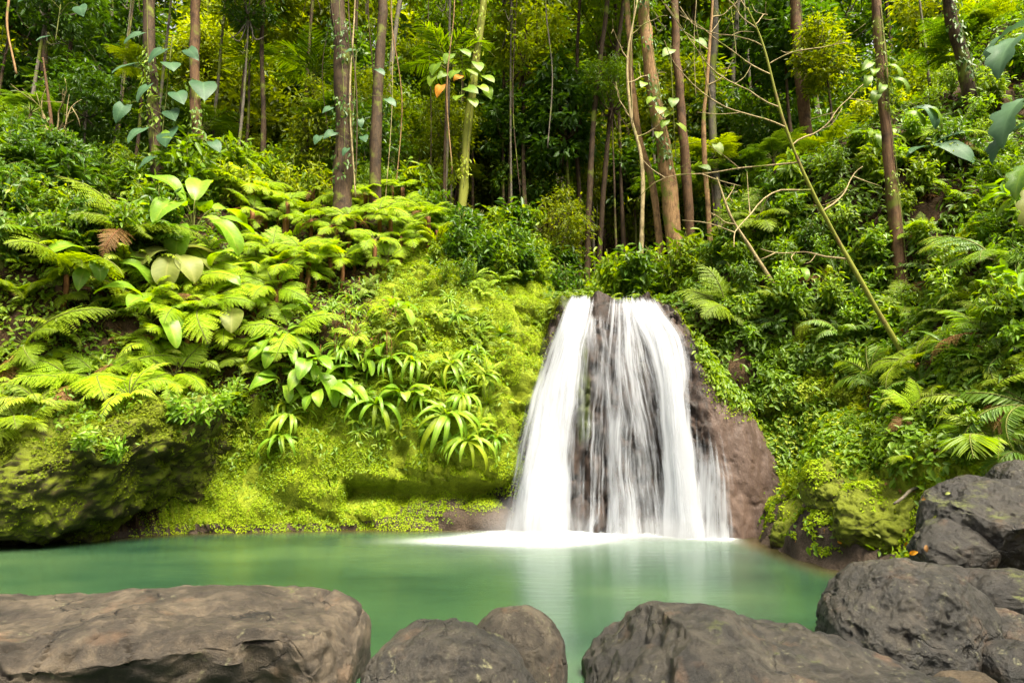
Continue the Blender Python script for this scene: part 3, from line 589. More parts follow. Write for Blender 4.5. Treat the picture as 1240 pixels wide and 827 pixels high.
# ------------------------------------------------------------------ plant building blocks
def frond_mesh(name, L, seed, mats, bip=False, wmax=.30, pairs=26, th0=60, droop=95, sweep=25, shape=1.0, vdroop=.35, stem=.10, lw=.16, strap=False):
    """an arching fern or palm frond: starts at the origin, heads +Y and up, pinnae left and right"""
    r = np.random.default_rng(seed); n = 40; t = np.linspace(0, 1, n)
    th = np.radians(th0 - droop * t ** 1.25); ds = L / (n - 1)
    y = np.concatenate([[0], np.cumsum(np.cos(th[:-1]) * ds)]); z = np.concatenate([[0], np.cumsum(np.sin(th[:-1]) * ds)])
    x = L * .05 * np.sin(t * 3 + seed) * t; C = np.stack([x, y, z], -1); T = unit(np.gradient(C, axis=0))
    b = MB(); b.add(*tube(C, L * .009 * (1 - .8 * t) + .0015, 4), .35, 1)
    tp = np.linspace(stem, .985, pairs); s = (tp - stem) / (1 - stem)
    if shape > 0: prof = np.sin(np.pi * np.clip(s * .80 + .20, 0, 1)) ** .8 * (1 - .35 * s)
    else: prof = (1 - s) ** .75 * np.minimum(1, s * 8 + .45)
    prof = np.maximum(prof / prof.max(), .06)
    for side in (-1, 1):
        p = np.stack([np.interp(tp, t, C[:, k]) for k in range(3)], -1); tt = unit(np.stack([np.interp(tp, t, T[:, k]) for k in range(3)], -1))
        lat = np.tile([float(side), 0, 0], (pairs, 1)); up = unit(np.cross(tt, lat) * -side); up = np.where(up[:, 2:3] < 0, -up, up) if th0 > 0 else up
        sw = np.radians(sweep + 30 * s + r.normal(0, 4, pairs))[:, None]
        D = unit(lat * np.cos(sw) + tt * np.sin(sw) + up * (.12 - vdroop * r.uniform(.4, 1.2, pairs)[:, None]) + r.normal(0, .05, (pairs, 3)))
        pl = L * wmax * prof * r.uniform(.88, 1.08, pairs)
        if not bip:
            V, F = leaves(p, D, up, pl, np.maximum(pl * lw, L * wmax * lw * .35), .10, .25); b.add(V, F, rep6(r.uniform(.25, .75, pairs)))
        else:
            m = 11; q = np.linspace(.06, .97, m)
            for k in range(pairs):
                S2 = unit(np.cross(D[k], up[k])); pp = p[k] + D[k] * (q * pl[k])[:, None] - up[k] * (q ** 2 * pl[k] * .22)[:, None]
                ll = pl[k] * .21 * (1 - q ** 1.6 * .85)
                for sd in (-1, 1):
                    dd = unit(S2 * sd + D[k] * .55 + r.normal(0, .08, (m, 3)))
                    V, F = leaves(pp, dd, np.tile(up[k], (m, 1)) + r.normal(0, .12, (m, 3)), ll, pl[k] * .088, .05, .15); b.add(V, F, rep6(np.clip(.35 + .3 * q + r.uniform(-.15, .15, m), 0, 1)))
    return b.mesh(name, mats)

LUV = {}
def blade(L, W, n=10, kind='oval', fold=.18, th0=50, droop=80, wave=.03, lobes=0, seed=0, petiole=.0, basew=.0):
    """one broad leaf: 5 columns across, arching along +Y; petiole first"""
    r = np.random.default_rng(seed); t = np.linspace(0, 1, n); th = np.radians(th0 - droop * t)
    ds = L / (n - 1); y = np.concatenate([[0], np.cumsum(np.cos(th[:-1]) * ds)]); z = np.concatenate([[0], np.cumsum(np.sin(th[:-1]) * ds)])
    if kind == 'oval': w = np.sin(np.pi * np.clip(t * .96 + .03, 0, 1)) ** .75
    elif kind == 'heart': w = np.where(t < .22, .80 + .9 * t, (1 - ((t - .22) / .78) ** 1.7)) 
    elif kind == 'strap': w = np.minimum(1, .35 + t * 3) * (1 - t ** 4 * .92)
    else: w = np.sin(np.pi * np.clip(t ** .8, 0, 1))
    w = np.maximum(w / w.max(), .03) * W / 2
    if lobes: w = w * (1 - .42 * (np.sin(t * np.pi * lobes) ** 2) * (t > .12) * (t < .93))
    cols = np.array([-1, -.5, 0, .5, 1.]); N2 = np.stack([0 * th, -np.sin(th), np.cos(th)], -1)
    V = []
    for c in cols:
        off = np.zeros((n, 3)); off[:, 0] = c * w; lift = abs(c) * w * fold * 2 - (abs(c) == 1) * w * .12 + wave * L * np.sin(t * 9 + seed + c * 2) * abs(c)
        back = -(abs(c) * W * .28 * (1 - t) ** 3) if kind == 'heart' else 0 * t
        tang = np.stack([0 * th, np.cos(th), np.sin(th)], -1)
        V.append(np.stack([off[:, 0], y, z], -1) + N2 * lift[:, None] + tang * back[:, None])
    V = np.stack(V, 1).reshape(-1, 3); i = np.arange(n - 1)[:, None] * 5 + np.arange(4)[None]
    F = np.stack([i, i + 1, i + 6, i + 5], -1).reshape(-1, 4); ti = np.clip(np.tile(np.array([.52, .46, .74, .44, .5]), n) + r.uniform(-.12, .12), 0, 1)
    LUV['lu'] = np.tile(cols, n) + 2; LUV['lv'] = np.repeat(t, 5)
    return V, [F], ti
def rotm(rz=0., rx=0., ry=0.):
    return np.array(Matrix.Rotation(rz, 3, 'Z') @ Matrix.Rotation(rx, 3, 'X') @ Matrix.Rotation(ry, 3, 'Y'))

# shared frond / leaf meshes
FR = {}
def fronds(key, k, **kw): FR[key] = [frond_mesh('frond', seed=i * 5 + 1, **kw) for i in range(k)]
for col in ('lime', 'mid', 'deep'):
    mt = [M['fern_' + col], M['stalk']]
    fronds('tree_' + col, 3, L=1.0, mats=mt, bip=True, wmax=.34, pairs=22, th0=48, droop=78, shape=-1, stem=.22)
    fronds('sword_' + col, 3, L=1.0, mats=mt, bip=False, wmax=.17, pairs=30, th0=66, droop=110, shape=1, stem=.06, lw=.24)
M['fern_dead'] = leaf_mat('fern_dead', (.07, .035, .010), (.16, .085, .022), (.26, .17, .05), .3, .6, .2)
fronds('dead', 2, L=1.0, mats=[M['fern_dead'], M['stalk_red']], bip=True, wmax=.26, pairs=18, th0=20, droop=95, shape=-1, stem=.25)
fronds('palm_deep', 2, L=1.0, mats=[M['leaf_deep'], M['stalk']], wmax=.36, pairs=20, th0=62, droop=85, shape=1, stem=.2, lw=.10, sweep=32)
fronds('palm_mid', 2, L=1.0, mats=[M['leaf_mid'], M['stalk']], wmax=.36, pairs=18, th0=60, droop=85, shape=1, stem=.2, lw=.11, sweep=32)

ITEMS = []                                   # things whose labels are worked out from where they stand
def item(o, desc, cat, group, pos, fixed=None):
    o['category'] = cat; o['group'] = group; ITEMS.append([o, desc, np.array(pos, float), fixed]); return o

def orient(n, k):
    u = unit(np.array([0, 0, 1.]) * (1 - k) + np.array(n) * k); return u
def basis(up, spin):
    z = Vector(up); q = z.to_track_quat('Z', 'Y') if False else Vector((0, 0, 1)).rotation_difference(z)
    return q @ Matrix.Rotation(spin, 4, 'Z').to_quaternion()

def fern(p, nrm_, size, key, nf=9, desc='fern', group='ferns', tall=0., fixed=None, kup=.45, spread=(.55, 1.1), trunkm='stalk_red'):
    """Empty > frond children (shared meshes), optional short stem"""
    up = orient(nrm_, kup); e = empty('tree_fern' if tall else 'fern', p); a0 = random.uniform(0, 6.28)
    top = Vector((0, 0, tall))
    if tall:
        pts = np.array([[0, 0, -.15], [.03, .02, tall * .5], [0, 0, tall]]); V, F = tube(resample(pts, 8), .05 + .02 * tall, 8, .3, 3)
        b = MB(); b.add(V, F); link('trunk', b.mesh('trunk', [M[trunkm]]), e)
    q = basis(up, 0)
    for i in range(nf):
        dead = random.random() < .09; me = random.choice(FR['dead'] if dead else FR[key]); o = link('frond', me, e)
        if dead: o['label'] = 'withered brown frond'
        s = size * random.uniform(*spread); o.scale = (s, s, s * random.uniform(.85, 1.1))
        rz = a0 + i * 6.283 / nf + random.uniform(-.3, .3)
        o.rotation_mode = 'QUATERNION'; o.rotation_quaternion = q @ Matrix.Rotation(rz, 4, 'Z').to_quaternion() @ Matrix.Rotation(random.uniform(-.35, .2), 4, 'X').to_quaternion()
        o.location = top
    return item(e, desc, 'fern', group, p, fixed)

def join_fern(key, nf, seed):
    """a small fern in one mesh"""
    r = np.random.default_rng(seed); V = []; F = []; T = []; mi = []; n = 0; mats = None
    for i in range(nf):
        me = FR[key][i % len(FR[key])]; mats = list(me.materials)
        a = np.empty(len(me.vertices) * 3, np.float32); me.vertices.foreach_get('co', a); a = a.reshape(-1, 3) * r.uniform(.6, 1.1)
        a = a @ rotm(i * 6.283 / nf + r.uniform(-.3, .3), r.uniform(-.4, .25)).T
        V.append(a); t = np.empty(len(me.vertices), np.float32); me.attributes['tint'].data.foreach_get('value', t); T.append(t)
        fs = [list(p.vertices) for p in me.polygons]; mi.append([p.material_index for p in me.polygons]); F.append([[v + n for v in f] for f in fs]); n += len(a)
    F4 = [f for g in F for f in g if len(f) == 4]; m4 = [m for g, mm in zip(F, mi) for f, m in zip(g, mm) if len(f) == 4]
    return mesh_of('fern', np.concatenate(V), [F4], mats, {'tint': np.concatenate(T)}, m4)
SMALL = {}
for key in ('sword_lime', 'sword_mid', 'sword_deep', 'palm_deep', 'palm_mid'):
    SMALL[key] = [join_fern(key, 9, k) for k in range(3)]
SMALL['tree_mid'] = [join_fern('tree_mid', 6, 4)]; SMALL['tree_lime'] = [join_fern('tree_lime', 6, 5)]

def shrub_mesh(name, seed, h=1.0, w=.8, ns=9, per=40, L=.11, W=.05, mat='leaf_mid', curl=.35):
    r = np.random.default_rng(seed); b = MB()
    for k in range(ns):
        a = r.uniform(0, 6.28); sp = r.uniform(.2, 1) * w * .5
        top = np.array([math.cos(a) * sp, math.sin(a) * sp, h * r.uniform(.55, 1.)]); mid = top * np.array([.35, .35, .55])
        C = resample([np.zeros(3), mid, top], 9); b.add(*tube(C, np.linspace(.013, .004, 9) * h, 4), .3, 1)
        t = r.uniform(.25, 1, per); p = np.stack([np.interp(t, np.linspace(0, 1, 9), C[:, i]) for i in range(3)], -1) + r.normal(0, .09 * w, (per, 3)) * np.array([1, 1, .7])
        D = unit(p * np.array([1, 1, 0]) + r.normal(0, .5, (per, 3)) + np.array([0, 0, -.15])); N = unit(r.normal(0, .45, (per, 3)) + np.array([0, 0, 1]))
        s = r.uniform(.6, 1.25, per); V, F = leaves(p, D, N, L * s, W * s, .12, curl); b.add(V, F, rep6(r.beta(2, 2, per)))
    return b.mesh(name, [M[mat], M['stalk']])
SHRUB = {}
for mt in ('leaf_mid', 'leaf_deep', 'leaf_yellow', 'leaf_broad'):
    SHRUB[mt] = [shrub_mesh('leafy_shrub', 40 + i, mat=mt, ns=10 + 3 * i, L=.10 + .04 * i, W=.045 + .012 * i) for i in range(3)]
SHRUB['big'] = [shrub_mesh('leafy_shrub', 80 + i, mat='leaf_broad', ns=9, per=16, L=.24, W=.10, curl=.4) for i in range(2)]

def strap_mesh(name, seed, mat, L=.7, W=.055, nl=26, th=(20, 80), droop=(80, 150), yellow=.12):
    r = np.random.default_rng(seed); b = MB()
    for k in range(nl):
        V, F, t = blade(L * r.uniform(.6, 1.1), W * r.uniform(.7, 1.2), 9, 'strap', .2, r.uniform(*th), r.uniform(*droop), .0, seed=seed * 31 + k)
        b.add(V @ rotm(k * 2.4 + r.uniform(-.3, .3)).T, F, t, 1 if r.random() < yellow else 0)
    return b.mesh(name, [M[mat], M['leaf_yellow']])
STRAP = {'mid': [strap_mesh('strap_leaf_plant', i, 'leaf_broad') for i in range(3)], 'deep': [strap_mesh('strap_leaf_plant', 10 + i, 'leaf_deep', W=.045, nl=30, th=(35, 85), droop=(60, 120), yellow=.02) for i in range(2)],
         'hang': [strap_mesh('hanging_plant', 20 + i, 'leaf_broad', L=1.0, W=.11, nl=22, th=(15, 75), droop=(115, 175), yellow=.25) for i in range(3)],
         'lime': [strap_mesh('strap_leaf_plant', 30 + i, 'leaf_yellow', L=.5, W=.06, nl=18) for i in range(2)]}
def place(name, me, p, up, size, desc, cat, group, fixed=None, sz=1.0):
    o = link(name, me, None, p); o.rotation_mode = 'QUATERNION'; o.rotation_quaternion = basis(up, random.uniform(0, 6.28)); o.scale = (size, size, size * sz)
    return item(o, desc, cat, group, p, fixed)

BL = {}
for nm, mt in (('broad', 'leaf_broad'), ('pale', 'leaf_pale'), ('blue', 'leaf_blue'), ('deep', 'leaf_deep'), ('orange', 'leaf_orange'), ('mid', 'leaf_mid')):
    def mk(kind, W, sd, **kw):
        V, F, t = blade(1.0, W, 14, kind, seed=sd, **kw); return mesh_of('leaf', V, F, [M[mt]], {'tint': t, **LUV})
    BL[nm] = {'oval': [mk('oval', .40, 1, th0=35, droop=70), mk('oval', .46, 2, th0=30, droop=95)], 'heart': [mk('heart', .80, 3, th0=12, droop=35, fold=.05, wave=.012), mk('heart', .74, 4, th0=8, droop=45, fold=.06, wave=.02)], 'lobed': [mk('oval', .62, 5, th0=0, droop=75, wave=.03)], 'split': [mk('oval', .6, 6, lobes=9, th0=20, droop=85, wave=.01)]}
PET = mesh_of('petiole', *(lambda vf: (vf[0], vf[1]))(tube(resample([[0, 0, 0], [0, .28, .6], [0, .55, .83]], 8), np.linspace(.022, .012, 8), 6)), [M['stalk']], {'tint': np.full(8 * 6 + 1, .5)})
def broad_plant(p, n_, size, col='broad', kind='oval', nl=9, desc='', group='', fixed=None, name='broad_leaf_plant', pet=.6, kup=.4, cat='plant', leafscale=1.0):
    up = orient(n_, kup); e = empty(name, p); q = basis(up, 0); a0 = random.uniform(0, 6.28)
    for i in range(nl):
        s = size * random.uniform(.65, 1.1); qq = q @ Matrix.Rotation(a0 + i * 2.4 + random.uniform(-.3, .3), 4, 'Z').to_quaternion() @ Matrix.Rotation(random.uniform(-.5, .35), 4, 'X').to_quaternion()
        st = link('petiole', PET, e); st.rotation_mode = 'QUATERNION'; st.rotation_quaternion = qq; st.scale = (s * pet,) * 3
        lf = link('leaf', random.choice(BL[col][kind]), e); lf.rotation_mode = 'QUATERNION'; lf.rotation_quaternion = qq @ Matrix.Rotation(random.uniform(-.3, .1), 4, 'X').to_quaternion()
        lf.location = qq @ Vector((0, .55, .83)) * s * pet; lf.scale = (s * leafscale,) * 3
    return item(e, desc, cat, group, p, fixed)

# ------------------------------------------------------------------ trees
def crown_mesh(name, seed, mat, rad=(2.2, 2.2, 2.4), ncl=90, per=60, L=.17, W=.075, spread=.34, low=-.9):
    r = np.random.default_rng(seed); d = unit(r.normal(0, 1, (ncl, 3))); rr = r.uniform(.25, 1, ncl) ** .5
    c = d * rr[:, None] * np.array(rad); c = c[c[:, 2] > low * rad[2]]
    c = c + fbm(c * .8, seed, 2)[:, None] * .5 * d[:len(c)]
    n = len(c) * per; cl = np.repeat(c, per, 0); sp = np.repeat(r.uniform(.6, 1.5, len(c)), per)[:, None]
    p = cl + r.normal(0, spread, (n, 3)) * sp * np.array([1.1, 1.1, .55])
    D = unit((p - cl) * np.array([1, 1, .4]) + r.normal(0, .25, (n, 3)) + np.array([0, 0, -.15])); N = unit(r.normal(0, .45, (n, 3)) + np.array([0, 0, 1.]))
    s = r.uniform(.6, 1.3, n); V, F = leaves(p, D, N, L * s, W * s, .12, .3)
    return mesh_of(name, V, F, [M[mat]], {'tint': rep6(np.clip(r.beta(2, 2, n) * .8 + np.repeat(r.uniform(-.1, .3, len(c)), per), 0, 1))}), c
def limbs(b, start, cs, r0, rg, k=10):
    for c in cs[rg.permutation(len(cs))[:k]]:
        m = start * .55 + c * .45 + rg.normal(0, .15, 3) - np.array([0, 0, .2]); C = resample([start, m, c], 7); b.add(*tube(C, np.linspace(r0, r0 * .2, 7), 5), .5)
def hero_tree(name, pts, rads, bark, label, crown='leaf_canopy', sides=10, above=5.0, crad=(2.4, 2.4, 2.2), seed=1, cL=.17, wob=.18, ncl=70, crown_on=True, cat='tree', group=None):
    """trunk along world points, crown on limbs at the top"""
    r = np.random.default_rng(seed); pts = np.array(pts, float)
    if above: d = unit(pts[-1] - pts[-2]); d = unit(d + np.array([0, 0, .6])); pts = np.vstack([pts, pts[-1] + d * above]); rads = list(rads) + [rads[-1] * .6]
    base = pts[0].copy(); n = max(24, 8 * len(pts)); C = resample(pts - base, n); C += np.stack([fbm(C * .9 + seed, seed, 2), fbm(C * .9, seed + 5, 2), 0 * C[:, 0]], -1) * rads[0] * .35 * np.linspace(0, 1, n)[:, None]
    rr = np.interp(np.linspace(0, 1, n), np.linspace(0, 1, len(rads)), rads); rr[:3] *= [1.5, 1.25, 1.08]
    e = tag(empty(name, base), label, cat, group); b = MB(); b.add(*tube(C, rr, sides, wob, seed))
    if crown_on:
        me, cs = crown_mesh('crown', seed, crown, crad, ncl, 60, cL, cL * .45); top = C[-1]
        cr = link('crown', me, e, top); limbs(b, C[-4], cs + top, rr[-1] * .7, r)
    link('trunk', b.mesh('trunk', [M[bark]]), e); return e
def base_at(px, py, y=None):
    if y is None:
        h = hit(px, py); return h[0] - np.array([0, 0, .15])
    p = at(px, py, y); g = ground(p[0], y); return np.array([p[0], y, min(g[2], p[2]) - .2])
def trunk_px(rows, y=None, lean=0.0):
    """rows [(px,py)...] from the foot up; all at the foot's depth (plus lean metres back per point)"""
    b = base_at(*rows[0], y); out = [b]; DEPTH[rows[0]] = b[1]
    for i, (px, py) in enumerate(rows[1:], 1): out.append(at(px, py, b[1] + lean * i))
    return out
def wpx(b, w): return w * b[1] / FPX / 2

DEPTH = {}
LM = {}                                      # landmarks for the labels: phrase -> pixel
def tree_px(rows, w, bark, label, land=None, y=None, lean=.0, wtop=.75, **kw):
    p = trunk_px(rows, y, lean); r0 = wpx(p[0], w); k = len(p)
    rads = [r0 * (1 - (1 - wtop) * i / (k - 1)) for i in range(k)]
    if land:
        m = rows[len(rows) // 2]; LM[land] = m
    return hero_tree('rainforest_tree', p, rads, bark, label, **kw)
SEEDN = [100]
def sd_(): SEEDN[0] += 13; return SEEDN[0]
tree_px([(417, 235), (416, 130), (412, 50), (409, -20)], 25, 'bark_dark', 'thick nearly black trunk rising behind the bright fern mound', 'the thick black trunk', seed=sd_(), y=20.3, above=7)
tree_px([(455, 232), (457, 120), (462, 40), (466, -20)], 15, 'bark_dark', 'thinner dark trunk just right of the thick black trunk', seed=sd_(), y=21.5, above=7)
tree_px([(194, 262), (188, 170), (182, 80), (180, -20)], 17, 'bark_dark', 'dark trunk climbed by big blue green heart leaves', 'the leaf climbed trunk', seed=sd_(), y=19.2, above=6)
tree_px([(243, 240), (240, 180), (236, 100), (238, -20)], 15, 'bark_red', 'reddish brown trunk right of the leaf climbed trunk', seed=sd_(), y=21, above=6)
tree_px([(321, 215), (319, 150), (317, 60), (320, -20)], 7, 'bark_dark', 'thin dark stem halfway between the leaf climbed trunk and the thick black trunk', seed=sd_(), y=24, crown='leaf_yellow')
tree_px([(556, 292), (563, 200), (570, 120), (588, -20)], 12, 'bark_moss', 'slim yellow mossy trunk behind the mossy crest, hung with heart leaves', 'the yellow mossy trunk', seed=sd_(), y=23, above=5)
tree_px([(822, 292), (808, 210), (796, 140), (782, 50), (776, -20)], 21, 'bark_tan', 'thick pale tan trunk leaning left behind the waterfall crest', 'the pale tan trunk', seed=sd_(), y=22, above=6)
tree_px([(803, 290), (792, 235), (775, 170), (765, 90), (758, -10)], 9, 'bark_tan', 'slender pale stem leaning left beside the pale tan trunk', seed=sd_(), y=22.6, above=4)
tree_px([(836, 275), (830, 200), (822, 100), (815, -20)], 13, 'bark_red', 'straight brown trunk just right of the pale tan trunk', seed=sd_(), y=23.5, above=6)
tree_px([(866, 215), (862, 120), (866, 40), (864, -20)], 11, 'bark_grey', 'grey brown trunk behind the bare twigs of the leaning sapling', seed=sd_(), y=27, above=6)
tree_px([(974, 125), (968, 70), (962, -20)], 17, 'bark_red', 'red brown trunk high on the right slope', 'the red brown trunk', seed=sd_(), y=24, above=6)
tree_px([(1092, 352), (1082, 240), (1070, 130), (1058, -20)], 15, 'bark_red', 'orange brown trunk with yellow moss on the right slope', 'the orange brown trunk', seed=sd_(), above=5, wtop=.85)
tree_px([(1182, 150), (1166, 75), (1142, -20)], 17, 'bark_dark', 'dark brown leaning trunk near the top of the right slope', 'the dark leaning trunk', seed=sd_(), above=6)
tree_px([(708, 345), (716, 190), (728, 60), (738, -20)], 8, 'bark_dark', 'thin dark stem, leftmost of the cluster behind the waterfall crest', 'the thin dark stems', seed=sd_(), y=25, above=4)
tree_px([(720, 345), (733, 200), (748, 60), (757, -20)], 7, 'bark_dark', 'thin dark stem, middle one of the cluster behind the waterfall crest', seed=sd_(), y=25.6, above=4)
tree_px([(700, 345), (702, 240), (697, 150), (700, 40), (702, -10)], 6, 'bark_dark', 'thin dark stem, straightest of the cluster left of the waterfall crest', seed=sd_(), y=27, above=4)
for i, (a, b_, w, dk, y) in enumerate([(540, 533, 12, 'bark_dark', 33), (484, 490, 8, 'bark_grey', 29), (612, 606, 7, 'bark_grey', 36), (905, 898, 8, 'bark_grey', 33), (140, 134, 9, 'bark_grey', 33), (62, 58, 10, 'bark_dark', 31), (1010, 1000, 8, 'bark_grey', 30)]):
    p0 = np.array([at(a, 250, y)[0], y, 0]); p0[2] = ground(p0[0], y)[2] - .3; top = at(b_, -40, y)
    desc = {'bark_dark': 'dark slender forest trunk', 'bark_grey': 'grey slender forest trunk'}[dk]
    e = hero_tree('rainforest_tree', [p0, p0 * .5 + top * .5 + np.array([random.uniform(-.9, .9), 0, 0]), top], [wpx(p0, w), wpx(p0, w * .85), wpx(p0, w * .7)], dk, None, seed=sd_(), above=4, ncl=60)
    item(e, desc, 'tree', 'trunks deep in the forest', at((a + b_) / 2, 130, y))

# canopy and understory trees that fill the forest behind: shared meshes, each tree its own object
TREES = []
for i, (mt, rad, L) in enumerate([('leaf_canopy', (2.4, 2.2, 2.8), .30), ('leaf_canopy', (2.0, 2.0, 3.2), .38), ('leaf_mid', (2.4, 2.2, 2.4), .28), ('leaf_deep', (2.2, 2.2, 2.6), .34), ('leaf_yellow', (2.0, 1.8, 2.6), .30), ('leaf_deep', (1.9, 1.9, 3.0), .46)]):
    me, cs = crown_mesh('crown', 300 + i, mt, rad, 88, 34, L, L * .42, .27); r = np.random.default_rng(i); b = MB()
    C = resample([[0, 0, -6.5], [.15, .1, -3], [0, 0, .8]], 16); b.add(*tube(C, np.linspace(.13, .05, 16), 8, .3, i)); limbs(b, C[-4], cs, .05, r, 16)
    TREES.append((me, b.mesh('trunk', [M['bark_dark' if i % 3 else 'bark_grey']]), ['pale leaved airy tree', 'tall narrow sunlit tree', 'mid green bushy tree', 'dark leaved rounded tree', 'yellow green young tree', 'dark large leaved tree'][i]))
def bg_tree(k, x, y, zc, s):
    me, tk, ds = TREES[k]; g = ground(x, y)[2]; e = empty('rainforest_tree', (x, y, g), random.uniform(0, 6.28))
    c = link('crown', me, e, (0, 0, zc - g)); c.scale = (s, s, s * random.uniform(.9, 1.2)); t = link('trunk', tk, e, (0, 0, zc - g)); t.scale = (s, s, max(.4, (zc - g + .4) / 6.5))
    return item(e, ds, 'tree', 'trees filling the forest behind', (x, y, zc))
rb = random.Random(11)
rows_ = [(22.5, 26, 18, .55), (24, 29, 34, .62), (26, 31, 34, .85), (29, 36, 40, .95), (31, 38, 40, 1.15), (33, 42, 40, 1.3), (38, 50, 54, 1.6), (50, 66, 44, 2.3)]
for (y0, y1, n, s) in rows_:
    for i in range(n):
        y = rb.uniform(y0, y1); px = -140 + 1520 * (i + rb.random()) / n; py = rb.uniform(-120, 270) if y < 38 else rb.uniform(-60, 210)
        if y0 == 24: py = rb.uniform(150, 290)
        if y0 == 29: py = rb.uniform(60, 250)
        if y < 24 and (560 < px < 900): continue
        if y < 28 and 740 < px < 950 and py > 60: continue
        if y > 23 and ((462 < px < 524 and py < 75) or (318 < px < 352 and py < 60)): continue
        p = at(px, py, y); g = ground(p[0], y)[2]
        if p[2] < g + 1.2 * s: p[2] = g + 1.2 * s
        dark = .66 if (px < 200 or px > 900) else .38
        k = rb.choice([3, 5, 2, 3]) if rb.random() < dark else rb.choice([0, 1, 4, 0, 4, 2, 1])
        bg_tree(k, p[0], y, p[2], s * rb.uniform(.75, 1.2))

# understory palms: trunk with fronds
def palm(x, y, h, s, key, desc, group):
    g = ground(x, y) - np.array([0, 0, .1]); e = empty('understory_palm', g); b = MB(); C = resample([[0, 0, 0], [random.uniform(-.2, .2), 0, h * .5], [0, 0, h]], 12)
    b.add(*tube(C, np.linspace(.07, .045, 12), 7, .2, 3)); link('trunk', b.mesh('trunk', [M['bark_dark']]), e)
    for i in range(10):
        o = link('frond', random.choice(FR[key]), e, (0, 0, h)); k = s * random.uniform(.8, 1.15); o.scale = (k, k, k); o.rotation_euler = (random.uniform(-.3, .35), 0, i * .628 + random.uniform(-.25, .25))
    item(e, desc, 'palm', group, g + np.array([0, 0, h]))
rq = random.Random(21)
for i in range(34):
    y = rq.uniform(20.5, 30); px = -40 + 1320 * (i + rq.random()) / 34; py = rq.uniform(60, 260)
    if (700 < px < 900 and y < 23) or 575 < px < 730: continue
    q = at(px, py, y); g = ground(q[0], y)[2]; h = max(.5, q[2] - g)
    if h > 7.5: h = rq.uniform(3, 7)
    k = rq.choice(['palm_deep', 'palm_mid', 'tree_mid', 'tree_deep']); palm(q[0], y, h, rq.uniform(1.6, 2.6), k, 'slender forest palm' if k[0] == 'p' else 'tall forest tree fern', 'palms and tree ferns of the understory')

# ------------------------------------------------------------------ the bare leaning sapling and sticks on the right slope
def branchy(name, rows, w, bark, label, twigs, cat, y=None, seed=5, twig_l=1.6, dy=0.):
    b0 = base_at(*rows[0], y); pts = [b0] + [at(px, py, b0[1] - dy * i) for i, (px, py) in enumerate(rows[1:], 1)]
    pts = np.array(pts); e = tag(empty(name, b0), label, cat); r = np.random.default_rng(seed)
    C = resample(pts - b0, 40); rr = np.linspace(wpx(b0, w), wpx(b0, w) * .35, 40); b = MB(); b.add(*tube(C, rr, 7, .25, seed)); link('trunk', b.mesh('trunk', [M[bark]]), e)
    for (t, dirx, dz_, ln) in twigs:
        k = int(t * 39); s = C[k]; n = 9; pth = [s]; ln = ln * 1.3; d = unit(np.array([dirx, r.uniform(-.35, .35), dz_]))
        for _ in range(n): d = unit(d + r.normal(0, .16, 3) + np.array([0, 0, .02])); pth.append(pth[-1] + d * ln / n)
        pth = np.array(pth); tb = MB(); tb.add(*tube(resample(pth, 14), np.linspace(rr[k] * .6, .007, 14), 5))
        for j in (3, 5, 7):
            d2 = unit((pth[j + 1] - pth[j]) + r.normal(0, .75, 3)); l2 = ln * r.uniform(.2, .4); q2 = [pth[j], pth[j] + d2 * l2 * .5 + r.normal(0, .04, 3), pth[j] + d2 * l2 + np.array([0, 0, .06])]
            tb.add(*tube(resample(q2, 7), np.linspace(rr[k] * .34, .005, 7), 4))
        link('branch', tb.mesh('branch', [M['twig']]), e)
    return e
tw = [(.28, -1, .15, 1.6), (.36, .8, .5, 1.3), (.42, -1, -.05, 2.6), (.50, -1, .05, 3.0), (.55, .7, .7, 1.8), (.60, -1, .1, 3.2), (.66, -1, .22, 2.8), (.72, -.9, .3, 2.4), (.76, .9, .4, 1.4), (.82, -1, .35, 1.9), (.88, -.8, .6, 1.4), (.92, .5, .8, 1.0), (.97, -.5, .9, 1.0)]
branchy('bare_sapling', [(1100, 434), (1045, 345), (985, 235), (950, 150), (924, 55), (905, 10)], 6.2, 'bark_moss', 'leafless leaning sapling with long bare side twigs on the right slope', tw, 'tree', dy=.12); LM['the bare leaning sapling'] = (985, 235)
branchy('dead_stick', [(945, 352), (912, 305), (885, 262), (868, 215)], 6, 'twig', 'thin pale stick leaning left, below the bare sapling', [(.6, -1, .2, .7), (.8, .6, .6, .6)], 'stick', seed=8)
branchy('bare_sapling', [(770, 300), (778, 210), (764, 140), (760, 70), (772, 0)], 6, 'twig', 'crooked bare stem with curling twigs left of the pale tan trunk', [(.4, 1, .5, 1.4), (.5, -.8, .6, 1.2), (.65, 1, .2, 1.6), (.75, -.6, .8, 1.2), (.85, .8, .6, 1.2)], 'tree', y=21.5, seed=15)
branchy('bare_sapling', [(858, 245), (852, 170), (856, 100), (862, 20), (864, -20)], 7, 'bark_tan', 'thin reddish bare stem left of the bare leaning sapling', [(.5, 1, .5, 1.2), (.62, -1, .4, 1.3), (.75, 1, .3, 1.2)], 'tree', y=21.5, seed=19)
branchy('bush_stems', [(64, 215), (62, 150), (52, 70)], 6, 'bark_red', 'leafless fan of brown stems in the dark upper left thicket', [(.2, -.4, 1, 2.0), (.25, .4, 1, 2.2), (.3, .15, 1, 1.8), (.3, -.2, 1, 1.9), (.35, .6, 1, 1.6)], 'shrub', y=21, seed=23)
